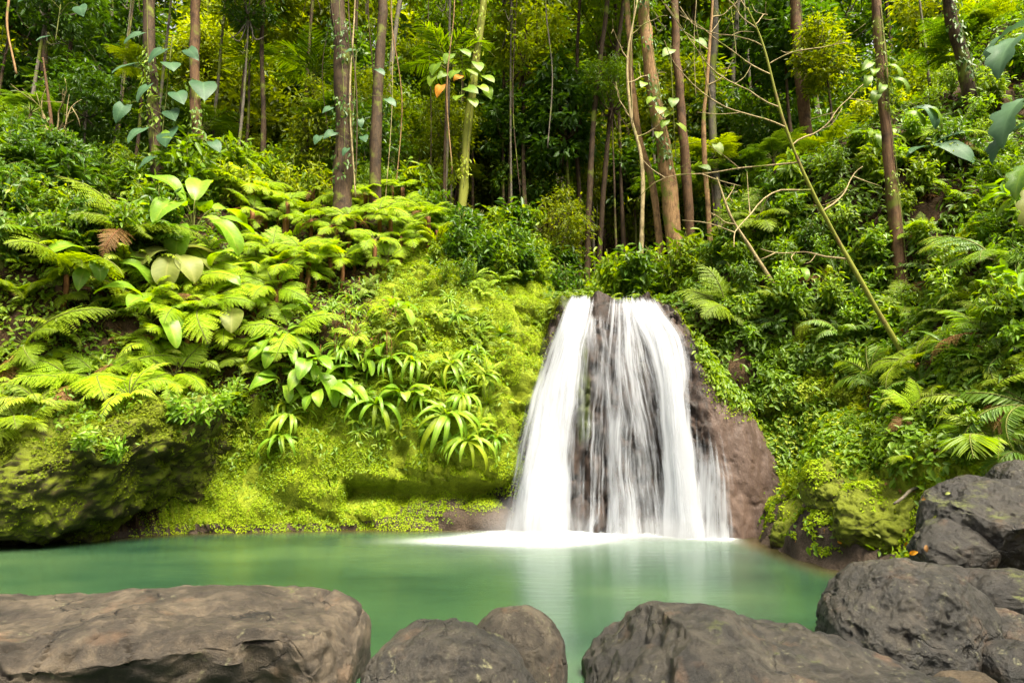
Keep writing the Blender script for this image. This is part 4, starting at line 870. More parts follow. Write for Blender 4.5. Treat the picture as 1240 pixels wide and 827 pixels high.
# hanging lianas
for i, (px, p0, p1, y, mt) in enumerate([(404, -30, 190, 20, 'bark_dark'), (424, -30, 225, 19.4, 'bark_dark'), (428, -40, 240, 20, 'twig'), (470, -30, 250, 22, 'twig'), (480, -30, 230, 23, 'bark_tan'), (448, -30, 210, 22, 'bark_dark'), (760, -30, 150, 20.5, 'twig'), (548, -30, 210, 22, 'bark_tan'), (668, -30, 180, 24, 'bark_grey'), (845, -30, 120, 21, 'twig'), (630, -20, 240, 25, 'bark_dark'), (12, -30, 90, 16, 'bark_tan'), (396, -30, 170, 21, 'bark_dark'), (520, -20, 230, 24, 'bark_dark')]):
    a = at(px, p0, y); b2 = at(px + random.uniform(-8, 8), p1, y); a[2] += 1.5
    C = resample([a, a * .7 + b2 * .3 + np.array([random.uniform(-.3, .3), 0, 0]), a * .35 + b2 * .65 + np.array([random.uniform(-.35, .35), 0, 0]), b2], 30) ; m = MB(); m.add(*tube(C - a, .014 + .008 * (i % 3), 5, .3, i))
    o = link('liana', m.mesh('liana', [M[mt]]), None, a); item(o, 'pale hanging liana' if mt in ('twig', 'bark_tan') else 'dark hanging liana', 'vine', 'lianas hanging among the trunks', at(px, (p0 + p1) / 2 + 30, y))

# ------------------------------------------------------------------ climbing plants with large leaves on the trunks
def climber(label, pts, size, col, kind, y, name='climbing_plant'):
    """pts: pixel of each leaf's base; all hang from one stem beside the trunk"""
    c = at(*np.mean(np.array([p[:2] for p in pts]), 0), y); e = tag(empty(name, c), label, 'climbing plant'); P3 = [at(p[0], p[1], y - random.uniform(0, .35)) - c for p in pts]
    order = sorted(P3, key=lambda v: -v[2]); xm = float(np.mean([v[0] for v in P3])); b = MB()
    st = np.array([[xm * .6, .05, v[2]] for v in order]); b.add(*tube(resample(st, 18), .018, 5, .3, 3))
    for v, p in zip(P3, pts):
        b.add(*tube(resample([[xm * .6, .05, v[2] - .15], np.array([v[0] * .6 + xm * .2, v[1], v[2] + .12]), v], 7), .009, 4))
        cc = p[3] if len(p) > 3 else col; lf = link('leaf', random.choice(BL[cc][kind]), e, v); s = size * p[2]; lf.scale = (s, s, s)
        side = 1 if v[0] > xm else -1
        D = Vector((side * random.uniform(.15, .8), -random.uniform(.2, .6), -random.uniform(.5, 1))).normalized(); Nn = Vector((random.uniform(-.3, .3), -.75, .55)); X = D.cross(Nn).normalized(); Z = X.cross(D)
        lf.rotation_euler = Matrix((X, D, Z)).transposed().to_euler()
    link('stem', b.mesh('stem', [M['stalk']]), e); return e
climber('blue green heart leaves in pairs climbing the dark left trunk', [(160, 78, 1), (206, 76, .9), (214, 112, .85), (246, 100, 1.2), (172, 156, .9), (204, 158, 1.1), (258, 172, .6), (150, 128, .8), (196, 60, .8), (178, 104, .8), (206, 134, .8), (184, 190, .7), (228, 60, .7), (170, 40, .8)], .85, 'blue', 'heart', DEPTH[(194, 262)] - .35)
climber('blue green lobed leaves on the far left trunk, top corner', [(44, -4, 1), (96, 8, .9), (58, 44, .7)], .6, 'blue', 'heart', 17)
climber('cluster of hanging heart leaves with one orange leaf on the yellow mossy trunk', [(528, 78, .8), (545, 66, .8), (552, 86, .7), (570, 84, .8), (566, 106, .8), (588, 92, .8), (572, 120, .7), (534, 104, .7, 'orange'), (557, 92, .55, 'orange'), (524, 92, .7), (590, 108, .7), (540, 88, .7), (578, 76, .8), (560, 60, .8), (582, 104, .7), (556, 116, .7)], .80, 'mid', 'heart', 22.5)
climber('dim blue leaves low on the thick black trunk', [(404, 160, 1), (386, 165, .8), (436, 145, .7), (458, 84, .8), (470, 120, .9), (440, 165, .8), (400, 130, .8), (428, 60, .7), (420, 180, .7)], .5, 'blue', 'heart', DEPTH[(417, 235)] - .3)
climber('dark split leaves on the pale tan trunk', [(800, 130, 1), (812, 136, .9), (806, 146, .8), (822, 150, .9), (868, 175, 1), (850, 200, .8), (812, 60, 1), (846, 48, .9), (790, 118, .8), (816, 120, .9), (798, 160, .8), (780, 100, .8)], .55, 'mid', 'heart', 21.5)
climber('green leaf rosettes clasping the orange brown trunk', [(1060, 86, .8), (1074, 80, .8), (1050, 92, .7), (1084, 96, .8), (1068, 104, .7), (1096, 138, .9), (1110, 130, 1.2, 'blue'), (1122, 130, .9, 'mid'), (1064, 110, .8), (1078, 92, .7), (1056, 76, .8)], .75, 'mid', 'oval', DEPTH[(1092, 352)] - .25)
def ivy(rows, y, w, label, mat='leaf_mid', n=260, L=.15, seed=1):
    r = np.random.default_rng(seed); P3 = np.array([at(a, b_, y) for a, b_ in rows]); o0 = P3[0]; C = resample(P3 - o0, 60); rad = wpx(P3[0], w) * 1.15
    t = r.random(n) ** .9; c = np.stack([np.interp(t, np.linspace(0, 1, 60), C[:, k]) for k in range(3)], -1); an = r.uniform(-2.6, -.5, n) + r.normal(0, .4, n)
    out = np.stack([np.cos(an), np.sin(an), 0 * an], -1); keep = fbm(c * 1.1 + seed, seed, 2) > -.15; c, out = c[keep], out[keep]; n = len(c)
    D = unit(out * .6 + np.stack([0 * c[:, 0], 0 * c[:, 0], -np.ones(n)], -1) + r.normal(0, .45, (n, 3))); s = r.uniform(.6, 1.4, n)
    V, F = leaves(c + out * (rad + r.uniform(0, .14, n))[:, None], D, unit(out + [0, 0, .7]), L * s, L * .5 * s, .1, .3); b = MB(); b.add(V, F, rep6(r.beta(2, 2, n)))
    st = C[::4] + np.array([rad * .3, -rad * 1.0, 0]); b.add(*tube(resample(st, 30), .012, 5), .3, 1)
    return tag(link('ivy', b.mesh('ivy', [M[mat], M['stalk']]), None, o0), label, 'climbing plant')
ivy([(417, 225), (416, 130), (412, 50), (410, -10)], DEPTH[(417, 235)], 25, 'leafy ivy clinging to the thick black trunk', 'leaf_deep', 320, .17, 2)
ivy([(194, 255), (188, 170), (182, 80), (180, -10)], DEPTH[(194, 262)], 17, 'small leaved ivy on the dark left trunk beneath the heart leaves', 'leaf_mid', 420, .16, 3)
ivy([(243, 235), (240, 180), (236, 100)], 21, 15, 'sparse ivy on the reddish brown left trunk', 'leaf_mid', 200, .16, 4)
ivy([(560, 230), (563, 200), (570, 120), (584, 0)], 23, 12, 'light ivy winding up the yellow mossy trunk', 'leaf_yellow', 240, .16, 5)
ivy([(808, 210), (796, 140), (782, 50), (776, -10)], 22, 21, 'bushy ivy on the upper part of the pale tan trunk', 'leaf_deep', 380, .18, 6)
ivy([(1092, 345), (1082, 240), (1070, 130), (1058, -10)], DEPTH[(1092, 352)], 15, 'tiny leaved yellow green ivy on the orange brown trunk', 'leaf_yellow', 420, .09, 7)
ivy([(1182, 145), (1166, 75), (1142, -10)], DEPTH[(1182, 150)], 17, 'dark ivy on the dark brown leaning trunk', 'leaf_deep', 240, .15, 8)
ivy([(974, 120), (968, 70), (962, -10)], 24, 17, 'patchy ivy on the red brown slope trunk', 'leaf_mid', 160, .14, 9)
# near plant whose big dark leaves enter at the right edge
e = empty('giant_leaf_plant', (6.4, 7.8, 2.0)); tag(e, 'giant plant whose huge blue green split leaves hang in at the right edge', 'plant'); LM['the giant hanging leaves'] = (1225, 150)
stp = np.array([[0.9, .2, 0], [.7, .1, 2.0], [.55, 0, 4.2]]); b = MB(); b.add(*tube(resample(stp, 14), .06, 8, .2, 4))
for px, py, s, rz, rx, cc in [(1242, 48, 1.0, 118, -30, 'blue'), (1246, 120, .95, 112, -38, 'blue'), (1250, 200, .7, 120, -35, 'deep'), (1252, 225, .75, 140, -60, 'pale'), (1252, 30, .8, 80, -20, 'blue'), (1262, 150, .9, 90, -20, 'blue')]:
    v = at(px, py, 7.4) - np.array([6.4, 7.8, 2.0]); lf = link('leaf', BL[cc]['split'][0], e, v); lf.scale = (s * .75, s, s); lf.rotation_euler = (R(rx), R(-10), R(rz))
    b.add(*tube(resample([[.6, 0, v[2] - .5], [v[0] * .6 + .3, v[1] * .5, v[2] + .05], v], 8), .016, 5))
link('stem', b.mesh('stem', [M['stalk']]), e)

# ------------------------------------------------------------------ scatter helpers
allV = [TP]; 
def tri_sample(V, F, n, keep, rg):
    """n random points on quads F with weights from keep(points)"""
    a, b_, c, d = (V[F[:, k]] for k in range(4)); ar = .5 * np.linalg.norm(np.cross(c - a, d - b_), axis=1); cen = (a + b_ + c + d) / 4
    w = ar * keep(cen); w = np.maximum(w, 0); k = rg.choice(len(F), n, p=w / w.sum()); u, v = rg.random((2, n, 1))
    p = (a[k] * (1 - u) + b_[k] * u) * (1 - v) + (d[k] * (1 - u) + c[k] * u) * v; nn = unit(np.cross(c[k] - a[k], d[k] - b_[k])); nn = np.where(((CAMP - p) * nn).sum(1, keepdims=True) < -50, -nn, nn)
    return p, nn
ang = (nrm); TQ = TP; tn = None
def inframe(p, m=250):
    x, y, f = proj(p); return (x > -m) & (x < 1240 + m) & (y > -m) & (y < 827 + m) & (f > 1)
mossV = moss
def zone(c): return proj(c)
def world_weight(fn):
    def k(c):
        x, y, f = proj(c); return np.where(inframe(c), fn(c, x, y), 0.)
    return k
def fixn(p, n): return np.where(n[:, 2:3] < -.2, -n, n)

def carpet(name, label, n, fn, mat, L, W, up=.4, seed=1, lift=.02, curl=.3, V=None, F=None, spread=.03, down=.4, clump=1.6, cut=-.25):
    rg = np.random.default_rng(seed); p, nn = tri_sample(TP if V is None else V, TF if F is None else F, n, world_weight(fn), rg); nn = fixn(p, nn)
    g = fbm(p * clump, seed + 50, 3); ok = g > cut; p, nn, g = p[ok], nn[ok], g[ok]; n = len(p)
    N = unit(nn + np.array([0, 0, up]) + rg.normal(0, .38, (n, 3))); D = unit(rg.normal(0, 1, (n, 3)) + np.array([0, -.3, -down])); D = unit(D - N * (D * N).sum(1, keepdims=True) * .8)
    s = rg.uniform(.6, 1.35, n); p = p + nn * (lift + rg.random((n, 1)) * spread + .04 * np.clip(g, 0, 1)[:, None])
    Vv, Ff = leaves(p, D, N, L * s, W * s, .12, curl); o = link(name, mesh_of(name, Vv, Ff, [M[mat]], {'tint': rep6(np.clip(.35 + .35 * g + rg.normal(0, .16, n), 0, 1))}))
    return tag(o, label, kind='stuff')
def mL(c): return np.interp(0, [0], [0])
def mossf(c):
    x, y, z = c.T; s = y - interp(x, XL, YL); return smooth(-9.5, -8, x) * (x < 3.3) * (1 - smooth(4.2, 7, s)) * np.maximum(1 - smooth(2.6, 4.4, z), smooth(-5.2, -3.0, x)) * smooth(.3, .8, z + 1.2 * smooth(-1.5, -2.4, x) + .5 * fbm(c * 1.2, 88, 2)) * (y > 10)
carpet('moss', 'bright lime moss and tiny leaves clothing the bank left of the waterfall', 240000, lambda c, x, y: mossf(c), 'moss_leaf', .036, .028, seed=2, up=.5, spread=.05, cut=-.42, clump=1.9)
carpet('moss', 'deeper green cushions of moss on the bank left of the waterfall', 60000, lambda c, x, y: mossf(c), 'leaf_mid', .045, .03, seed=3, up=.5, spread=.06, cut=.10, clump=1.3)
carpet('ground_cover', 'small lime leaved creepers over the mossy bank', 16000, lambda c, x, y: mossf(c) * smooth(1.2, 2.2, c[:, 2]) * smooth(-.3, -1.3, c[:, 0]), 'leaf_yellow', .11, .055, seed=4, up=.7, spread=.10, cut=.15, clump=.9)
def rightf(c):
    x, y, z = c.T; s = x - interp(y, YR, XR); return (x > 3) * (s > .05) * (y < 26) * (z > .25)
carpet('moss', 'yellow green moss patches low on the right bank', 70000, lambda c, x, y: rightf(c) * smooth(3.2, .6, c[:, 0] - interp(c[:, 1], YR, XR)) * (c[:, 1] < 17), 'moss_leaf', .05, .035, seed=6, cut=-.05)
carpet('ground_cover', 'bright small leaved creepers covering the lower right slope', 60000, lambda c, x, y: rightf(c) * (.04 + smooth(1.2, 2.3, c[:, 2]) * smooth(610, 555, y)) * smooth(290, 420, y) , 'leaf_mid', .135, .072, seed=8, up=.6, spread=.20, cut=-.35, clump=1.1, curl=.35)
carpet('ground_cover', 'yellow green creepers sprinkled along the edge of the right slope', 15000, lambda c, x, y: rightf(c) * smooth(.6, 1.3, c[:, 2]) * smooth(400, 470, y) * smooth(1120, 960, x) * smooth(620, 560, y), 'leaf_yellow', .095, .055, seed=9, up=.6, spread=.16, cut=-.1, clump=.8)
carpet('ground_cover', 'glossy creepers over the upper right slope', 62000, lambda c, x, y: rightf(c) * smooth(520, 300, y), 'leaf_mid', .21, .085, seed=10, up=.6, spread=.30, cut=-.3, clump=.7, curl=.4)
carpet('ground_cover', 'mixed leaves and seedlings on the forest floor behind the waterfall', 30000, lambda c, x, y: (c[:, 1] > 19.5) * (c[:, 1] < 40) * 1.0, 'leaf_deep', .24, .10, seed=12, up=.7, spread=.35, cut=-.1, clump=.5)
carpet('distant_forest', 'leaf mass of the far wooded hillside', 60000, lambda c, x, y: (c[:, 1] > 30) * 1.0, 'leaf_canopy', .42, .2, seed=13, up=.7, spread=2.6, cut=-.4, clump=.3)
carpet('leaf_litter', 'brown fallen leaves littering the forest floor', 14000, lambda c, x, y: (c[:, 2] > 1.2) * (1 - .97 * mossf(c)) * (c[:, 1] < 36), 'leaf_dead', .14, .07, seed=14, up=.8, spread=.06, cut=-.2)
carpet('ground_cover', 'small leaves among the ferns of the left mound', 60000, lambda c, x, y: (c[:, 0] < 0) * (c[:, 2] > 1.5) * (c[:, 1] < 26) * (1 - .8 * mossf(c)), 'leaf_mid', .14, .065, seed=16, up=.6, spread=.25, cut=-.3, clump=.8)
# moss on the overhanging rock
oV = np.empty(len(over.data.vertices) * 3, np.float32); over.data.vertices.foreach_get('co', oV); oV = oV.reshape(-1, 3) + np.array(over.location); oF = np.array([list(p.vertices) for p in over.data.polygons])
carpet('moss', 'dull green moss and small leaves over the overhanging rock', 120000, lambda c, x, y: smooth(1.2, 2.6, c[:, 2]) + .5, 'moss_dim', .045, .034, seed=18, V=oV, F=oF, spread=.05, cut=-.15)
carpet('ground_cover', 'small leaved creepers hanging over the lip of the overhanging rock', 9000, lambda c, x, y: smooth(2.0, 2.8, c[:, 2]), 'leaf_mid', .12, .06, seed=20, V=oV, F=oF, spread=.25, cut=-.1, down=1.0)

carpet('moss', 'green moss creeping over the left side of the cliff', 9000, lambda c, x, y: (c[:, 0] < 1.2) * smooth(.8, .1, c[:, 0]) * (c[:, 2] > .8), 'moss_leaf', .055, .04, seed=24, V=CPt, F=CF, spread=.04, cut=-.3)
carpet('moss', 'moss on the rocks of the waterfall crest', 9000, lambda c, x, y: smooth(-.12, .02, c[:, 2] - ztop(c[:, 0])), 'moss_dim', .06, .045, seed=29, V=CPt, F=CF, spread=.05, cut=-.2)
CB = lambda x: np.interp(x, [800, 830, 850, 870, 920, 945, 965], [350, 385, 450, 484, 508, 556, 640])
carpet('ground_cover', 'leafy creepers hanging over the right shoulder of the cliff', 9000, lambda c, x, y: (x > 815) * smooth(8, -25, y - CB(x)), 'leaf_mid', .13, .07, seed=26, V=CPt, F=CF, spread=.22, cut=-.4, down=1.2)
carpet('moss', 'thin moss along the right rim of the cliff', 5000, lambda c, x, y: (x > 815) * smooth(25, -5, y - CB(x)), 'moss_leaf', .05, .035, seed=27, V=CPt, F=CF, spread=.03, cut=-.1)
carpet('moss', 'moss on the upper left rim of the cliff', 6000, lambda c, x, y: (c[:, 0] < 1.75) * smooth(3.2, 4.6, c[:, 2] + (1.2 - c[:, 0]) * 2), 'moss_dim', .055, .04, seed=28, V=CPt, F=CF, spread=.04, cut=-.1)
for o in [o for o in ROCKS if o.name.startswith('outcrop')]:
    me = o.data; a = np.empty(len(me.vertices) * 3, np.float32); me.vertices.foreach_get('co', a); a = a.reshape(-1, 3) + np.array(o.location); f = np.array([list(q.vertices) for q in me.polygons]); zb = a[:, 2].max()
    carpet('moss', 'lime moss growing over a rock of the right bank', 2600, lambda c, x, y: smooth(zb - .75, zb - .1, c[:, 2]), 'moss_leaf', .05, .036, seed=int(abs(a[0, 0]) * 99), V=a, F=f, spread=.03, cut=-.05)

# ------------------------------------------------------------------ ferns and plants by zone: pick pixel spots, drop them on the real surface
def spots(n, x0, x1, y0, y1, mind, seed, test=None, tries=60):
    r = random.Random(seed); out = []
    for _ in range(n * tries):
        if len(out) >= n: break
        px, py = r.uniform(x0, x1), r.uniform(y0, y1)
        if test and not test(px, py): continue
        if any((px - a) ** 2 + (py - b_) ** 2 < mind ** 2 for a, b_, *_ in out): continue
        h = hit(px, py)
        if h is None or h[0][1] > 45: continue
        out.append((px, py, h[0], h[1]))
    return out
LM.update({'the waterfall crest': (750, 355), 'the overhanging rock': (100, 590), 'the mossy crest': (620, 320), 'the moss bank': (520, 400), 'the brown wet cliff': (910, 560), 'the bank boulder stack': (1195, 640), 'the rock hollow': (270, 590)})
# hero ferns of the left mound, placed one by one
for px, py, s, key, tall, lb in [(75, 375, 2.3, 'tree_mid', .9, 'large tree fern with wide flat fronds over the far left bank'), (245, 405, 2.1, 'tree_lime', .7, 'bright tree fern with broad pale fronds in the middle of the left bank'), (30, 440, 1.9, 'tree_mid', .4, 'olive green fern with drooping fronds at the left edge'), (120, 470, 1.5, 'tree_lime', .2, 'lime fern arching out above the overhanging rock'), (210, 465, 1.3, 'tree_lime', .2, 'lime fern above the hollow, right of the arching one'), (25, 515, 1.2, 'tree_mid', .0, 'low feathery fern hanging over the overhanging rock'), (300, 255, 1.8, 'tree_lime', .4, 'pale lime tree fern beside the broad leaf clump'), (385, 205, 1.9, 'tree_lime', .7, 'high lime tree fern under the thick black trunk'), (430, 260, 1.5, 'tree_lime', .5, 'lime tree fern at the top right of the fern mound'), (350, 410, 1.3, 'tree_lime', .2, 'yellow green fern just above the drooping broad leaves'), (490, 270, 1.2, 'tree_lime', .4, 'small lime tree fern nearest the mossy crest'), (150, 300, 1.6, 'tree_mid', .5, 'shaded fern left of the broad leaf clump'), (880, 385, 1.35, 'tree_mid', .2, 'feathery fern leaning over the top right of the waterfall'), (930, 230, 1.6, 'tree_mid', .8, 'soft tree fern behind the bare leaning sapling'), (925, 290, 1.4, 'tree_mid', .5, 'soft green fern left of the bare sapling foot'), (1215, 345, 1.6, 'tree_deep', .5, 'tall dark fern at the right edge with long hanging fronds'), (1175, 310, 1.1, 'tree_mid', .2, 'small feathery fern left of the tall dark fern')]:
    h = hit(px, py)
    if h is None: continue
    fern(h[0], h[1], s * 1.25, key, 9, '', 'large ferns', tall, fixed=lb)
F1 = lambda px, py: py > 180 + abs(px - 380) * .25
for i, (px, py, p, n) in enumerate(spots(95, 190, 535, 190, 430, 12, 31, lambda x, y: y < 300 + (530 - x) * .45 and not (185 < x < 300 and 240 < y < 370) and not (330 < x < 410 and y > 400))):
    fern(p, n, random.uniform(.9, 1.5), 'tree_lime', 7, 'lime feathery fern', 'lime ferns on the left mound', random.choice([.2, .5, .9, 1.2]))
for i, (px, py, p, n) in enumerate(spots(44, -20, 330, 290, 500, 19, 33)):
    fern(p, n, random.uniform(.9, 1.6), random.choice(['tree_mid', 'sword_lime', 'tree_lime', 'sword_mid']), 8, 'olive green fern', 'ferns on the far left bank', random.choice([0., .0, .25]))
for i, (px, py, p, n) in enumerate(spots(30, 410, 615, 340, 520, 16, 35)):
    k = random.choice(['sword_lime', 'sword_mid']); place('fern', random.choice(SMALL[k]), p, orient(n, .6), random.uniform(.6, 1.0), 'small sword fern', 'fern', 'small ferns on the moss bank')
for i, (px, py, p, n) in enumerate(spots(46, 860, 1260, 110, 570, 30, 37, lambda x, y: y < 300 + (x - 820) * .9)):
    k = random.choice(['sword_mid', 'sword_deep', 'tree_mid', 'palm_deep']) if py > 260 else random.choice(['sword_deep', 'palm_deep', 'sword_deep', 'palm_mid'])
    place('fern', random.choice(SMALL[k]), p, orient(n, .5), random.uniform(.6, 1.15), {'p': 'glossy palm seedling', 's': 'dark sword fern' if 'deep' in k else 'green sword fern', 't': 'feathery fern'}[k[0]], 'fern', 'ferns and seedlings on the right slope')
for i, (px, py, p, n) in enumerate(spots(26, 880, 1260, 150, 560, 48, 67, lambda x, y: y < 260 + (x - 820) * .9)):
    fern(p, n, random.uniform(1.0, 1.6), random.choice(['sword_mid', 'tree_mid', 'sword_deep', 'palm_mid', 'tree_lime']), 8, 'arching slope fern', 'large ferns on the right slope', random.choice([0, .2]))
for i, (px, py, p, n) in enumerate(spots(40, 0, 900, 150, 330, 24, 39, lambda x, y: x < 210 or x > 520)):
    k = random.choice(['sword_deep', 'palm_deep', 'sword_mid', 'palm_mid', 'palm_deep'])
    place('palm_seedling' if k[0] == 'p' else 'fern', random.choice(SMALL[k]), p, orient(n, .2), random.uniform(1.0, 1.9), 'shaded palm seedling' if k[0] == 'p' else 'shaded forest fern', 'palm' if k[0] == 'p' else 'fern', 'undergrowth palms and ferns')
# broad leaf clump in the middle of the left bank
for px, py, s, col, kind, nl, lb in [(235, 285, 1.15, 'broad', 'oval', 10, 'big glossy broad leaf clump right of the leaf climbed trunk'), (215, 330, .85, 'pale', 'lobed', 6, 'pale drooping lobed leaves below the glossy broad leaf clump'), (275, 350, .9, 'broad', 'oval', 8, 'smaller broad leaf plant right of the pale lobed leaves'), (285, 395, .85, 'pale', 'lobed', 4, 'two toned pale withered leaves low in the fern bank'), (185, 395, .9, 'broad', 'oval', 6, 'dull broad leaf plant left of the bright tree fern'), (370, 450, .85, 'broad', 'oval', 11, 'drooping glossy broad leaves hanging above the mossy bank'), (395, 480, .7, 'broad', 'oval', 9, 'hanging broad leaf plant with yellowing leaves, right of the drooping one'), (340, 430, .7, 'broad', 'oval', 8, 'upright bright broad leaves beside the hanging broad leaf plants'), (120, 330, .9, 'broad', 'oval', 6, 'dark green banana like leaves behind the large tree fern'), (1125, 195, .8, 'blue', 'heart', 5, 'heart leaved plant beside the orange brown trunk'), (960, 335, .5, 'broad', 'oval', 9, 'bright broad leaf seedling left of the bare sapling foot'), (1060, 180, .6, 'mid', 'oval', 9, 'leaf rosette on the slope behind the orange brown trunk'), (835, 300, .9, 'mid', 'oval', 9, 'leafy clump at the foot of the pale tan trunk')]:
    h = hit(px, py)
    if h is not None: broad_plant(h[0] + h[1] * .15, h[1], s * 1.3, col, kind, nl + 2, '', 'broad leaf plants', fixed=lb); 
LM['the broad leaf clump'] = (235, 275); LM['the drooping broad leaves'] = (375, 465)
# hanging strap plants on the moss bank and tufts elsewhere
for px, py, s, lb in [(455, 490, .85, 'hanging strap leaf plant with yellow tips, left on the moss bank'), (540, 505, .95, 'largest hanging strap leaf plant with yellow tips on the moss bank'), (500, 440, .7, 'upper hanging strap leaf plant on the moss bank'), (420, 430, .65, 'hanging strap leaf plant just below the lime ferns'), (570, 430, .6, 'hanging strap leaf plant nearest the waterfall'), (350, 505, .7, 'yellowing strap leaf plant hanging above the hollow'), (560, 480, .7, 'strap leaf plant directly above the largest hanging one')]:
    h = hit(px, py); place('hanging_plant', random.choice(STRAP['hang']), h[0], orient(h[1], .4), s * 1.6, '', 'plant', 'hanging plants on the moss bank', lb)
for px, py, p, n in spots(12, 340, 615, 395, 535, 34, 71): place('hanging_plant', random.choice(STRAP['hang']), p, orient(n, .4), random.uniform(.7, 1.25), 'hanging strap leaf plant', 'plant', 'hanging plants on the moss bank')
for px, py, p, n in spots(9, 320, 520, 385, 500, 38, 73): broad_plant(p + n * .1, n, random.uniform(.55, .85), 'broad', 'oval', 9, 'bright broad leaf plant', 'broad leaf plants')
LM['the largest hanging plant'] = (540, 520)
for px, py, p, n in spots(34, 400, 615, 350, 540, 16, 41): place('strap_leaf_plant', random.choice(STRAP['lime'] + STRAP['mid']), p, orient(n, .7), random.uniform(.6, 1.0), 'small strap leaved tuft', 'plant', 'strap leaved tufts on the moss bank')
for px, py, p, n in [(1180, 440, *hit(1180, 440)), (1210, 460, *hit(1210, 460)), (815, 320, *hit(815, 322)), (850, 310, *hit(850, 312)), (870, 280, *hit(870, 285)), (1005, 300, *hit(1005, 300)), (1150, 420, *hit(1150, 420)), (790, 335, *hit(790, 340)), (1190, 250, *hit(1190, 250)), (660, 300, *hit(660, 320)), (610, 285, *hit(610, 290))]:
    place('strap_leaf_plant', random.choice(STRAP['deep']), p, orient(n, .4), random.uniform(1.0, 1.5), 'dark strap leaved tuft', 'plant', 'dark strap leaved tufts')
# leafy shrubs
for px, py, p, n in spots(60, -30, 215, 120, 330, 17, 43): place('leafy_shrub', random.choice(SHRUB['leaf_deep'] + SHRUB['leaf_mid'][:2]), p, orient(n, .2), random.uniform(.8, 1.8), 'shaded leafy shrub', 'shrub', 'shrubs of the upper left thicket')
rc = random.Random(5)
for i in range(46):
    y = rc.uniform(19.8, 25); x = -3 + 9.5 * rc.random(); g = ground(x, y); k = rc.random()
    if k < .55: place('leafy_shrub', rc.choice(SHRUB['leaf_deep'] + SHRUB['leaf_mid']), g, np.array([0, 0, 1.]), rc.uniform(1.2, 2.4), 'stream side shrub', 'shrub', 'shrubs along the stream above the waterfall')
    else: place('fern', rc.choice(SMALL['sword_deep'] + SMALL['palm_deep'] + SMALL['sword_mid']), g + np.array([0, 0, .2]), np.array([0, 0, 1.]), rc.uniform(1.1, 1.9), 'stream fern', 'fern', 'ferns along the stream above the waterfall')
for i in range(24):
    x = 1.1 + 4.3 * (i + rc.random()) / 24; g = ground(x, float(fcliff(np.array(x), ztop(np.array(x)))) + rc.uniform(.35, 1.1))
    place('fern', rc.choice(SMALL['sword_mid'] + SMALL['sword_deep'] + SMALL['sword_lime'][:1]), g, np.array([0, -.3, .95]), rc.uniform(.4, .75), 'small crest fern', 'fern', 'ferns growing on the crest rocks')
for px, py, s, k in [(672, 372, .55, 'sword_mid'), (655, 392, .5, 'sword_lime'), (690, 362, .5, 'sword_mid'), (838, 395, .7, 'sword_mid'), (828, 372, .6, 'sword_deep'), (850, 430, .6, 'sword_mid'), (866, 455, .5, 'sword_lime'), (812, 362, .55, 'sword_deep'), (790, 358, .5, 'sword_mid'), (640, 430, .45, 'sword_lime'), (895, 490, .45, 'sword_mid')]:
    h = hit(px, py); place('fern', random.choice(SMALL[k]), h[0], orient(h[1], .5), s, 'rim fern', 'fern', 'ferns on the rim of the cliff')
for px, py, p, n in spots(60, 540, 960, 150, 350, 20, 45): place('leafy_shrub', random.choice(SHRUB['leaf_deep'] + SHRUB['leaf_mid']), p, orient(n, .1), random.uniform(.7, 1.7), 'small leaved forest shrub', 'shrub', 'shrubs behind the waterfall')
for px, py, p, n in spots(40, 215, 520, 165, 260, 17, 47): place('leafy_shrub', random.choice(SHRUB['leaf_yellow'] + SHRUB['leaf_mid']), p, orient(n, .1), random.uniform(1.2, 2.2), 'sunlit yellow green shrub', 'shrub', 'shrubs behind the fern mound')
for px, py, p, n in spots(70, 850, 1270, 60, 420, 22, 49): place('leafy_shrub', random.choice(SHRUB['leaf_deep'][:1] + SHRUB['leaf_mid'] + SHRUB['leaf_broad'][:2] + SHRUB['big'][:1]), p, orient(n, .4), random.uniform(.7, 1.4), 'leafy slope shrub', 'shrub', 'shrubs on the right slope')
for px, py, p, n in spots(26, 880, 1250, 400, 565, 26, 51, lambda x, y: y < 330 + (x - 820) * 1.0): place('leafy_shrub', random.choice(SHRUB['leaf_mid'] + SHRUB['big']), p, orient(n, .6), random.uniform(.35, .65), 'low bright leafy plant', 'plant', 'low plants on the right slope')
for px, py, p, n in [(px, py, *hit(px, py)) for px, py in [(262, 490), (285, 478), (240, 505), (205, 512), (300, 500), (100, 540), (130, 555)]]: place('leafy_shrub', random.choice(SHRUB['big']), p, orient(n, .6), random.uniform(.5, .8), 'pale leafy plant', 'plant', 'leafy plants over the rock lip')
for px, py, p, n in spots(5, 520, 560, 285, 320, 14, 53): place('leafy_shrub', random.choice(SHRUB['leaf_mid'] + SHRUB['leaf_deep']), p, orient(n, .2), random.uniform(.3, .8), 'little shrub', 'shrub', 'little shrubs along the mossy crest')

# dead brown skirts and stems under the ferns
for px, py, p, n in spots(26, 330, 500, 250, 430, 16, 55):
    m = MB(); r = np.random.default_rng(int(px * 7 + py))
    for k in range(14):
        a = r.normal(0, .12, 3); a[2] = r.uniform(0, .25); c = a + np.array([r.normal(0, .07), -.08 + r.normal(0, .05), -r.uniform(.3, .8)]); m.add(*tube(resample([a, (a + c) / 2 + r.normal(0, .04, 3), c], 6), np.linspace(.010, .004, 6), 4))
    o = link('dead_brush', m.mesh('dead_brush', [M['stalk_red']]), None, p + n * .12); item(o, 'dead brown brush', 'brush', 'dead stems under the lime ferns', p)
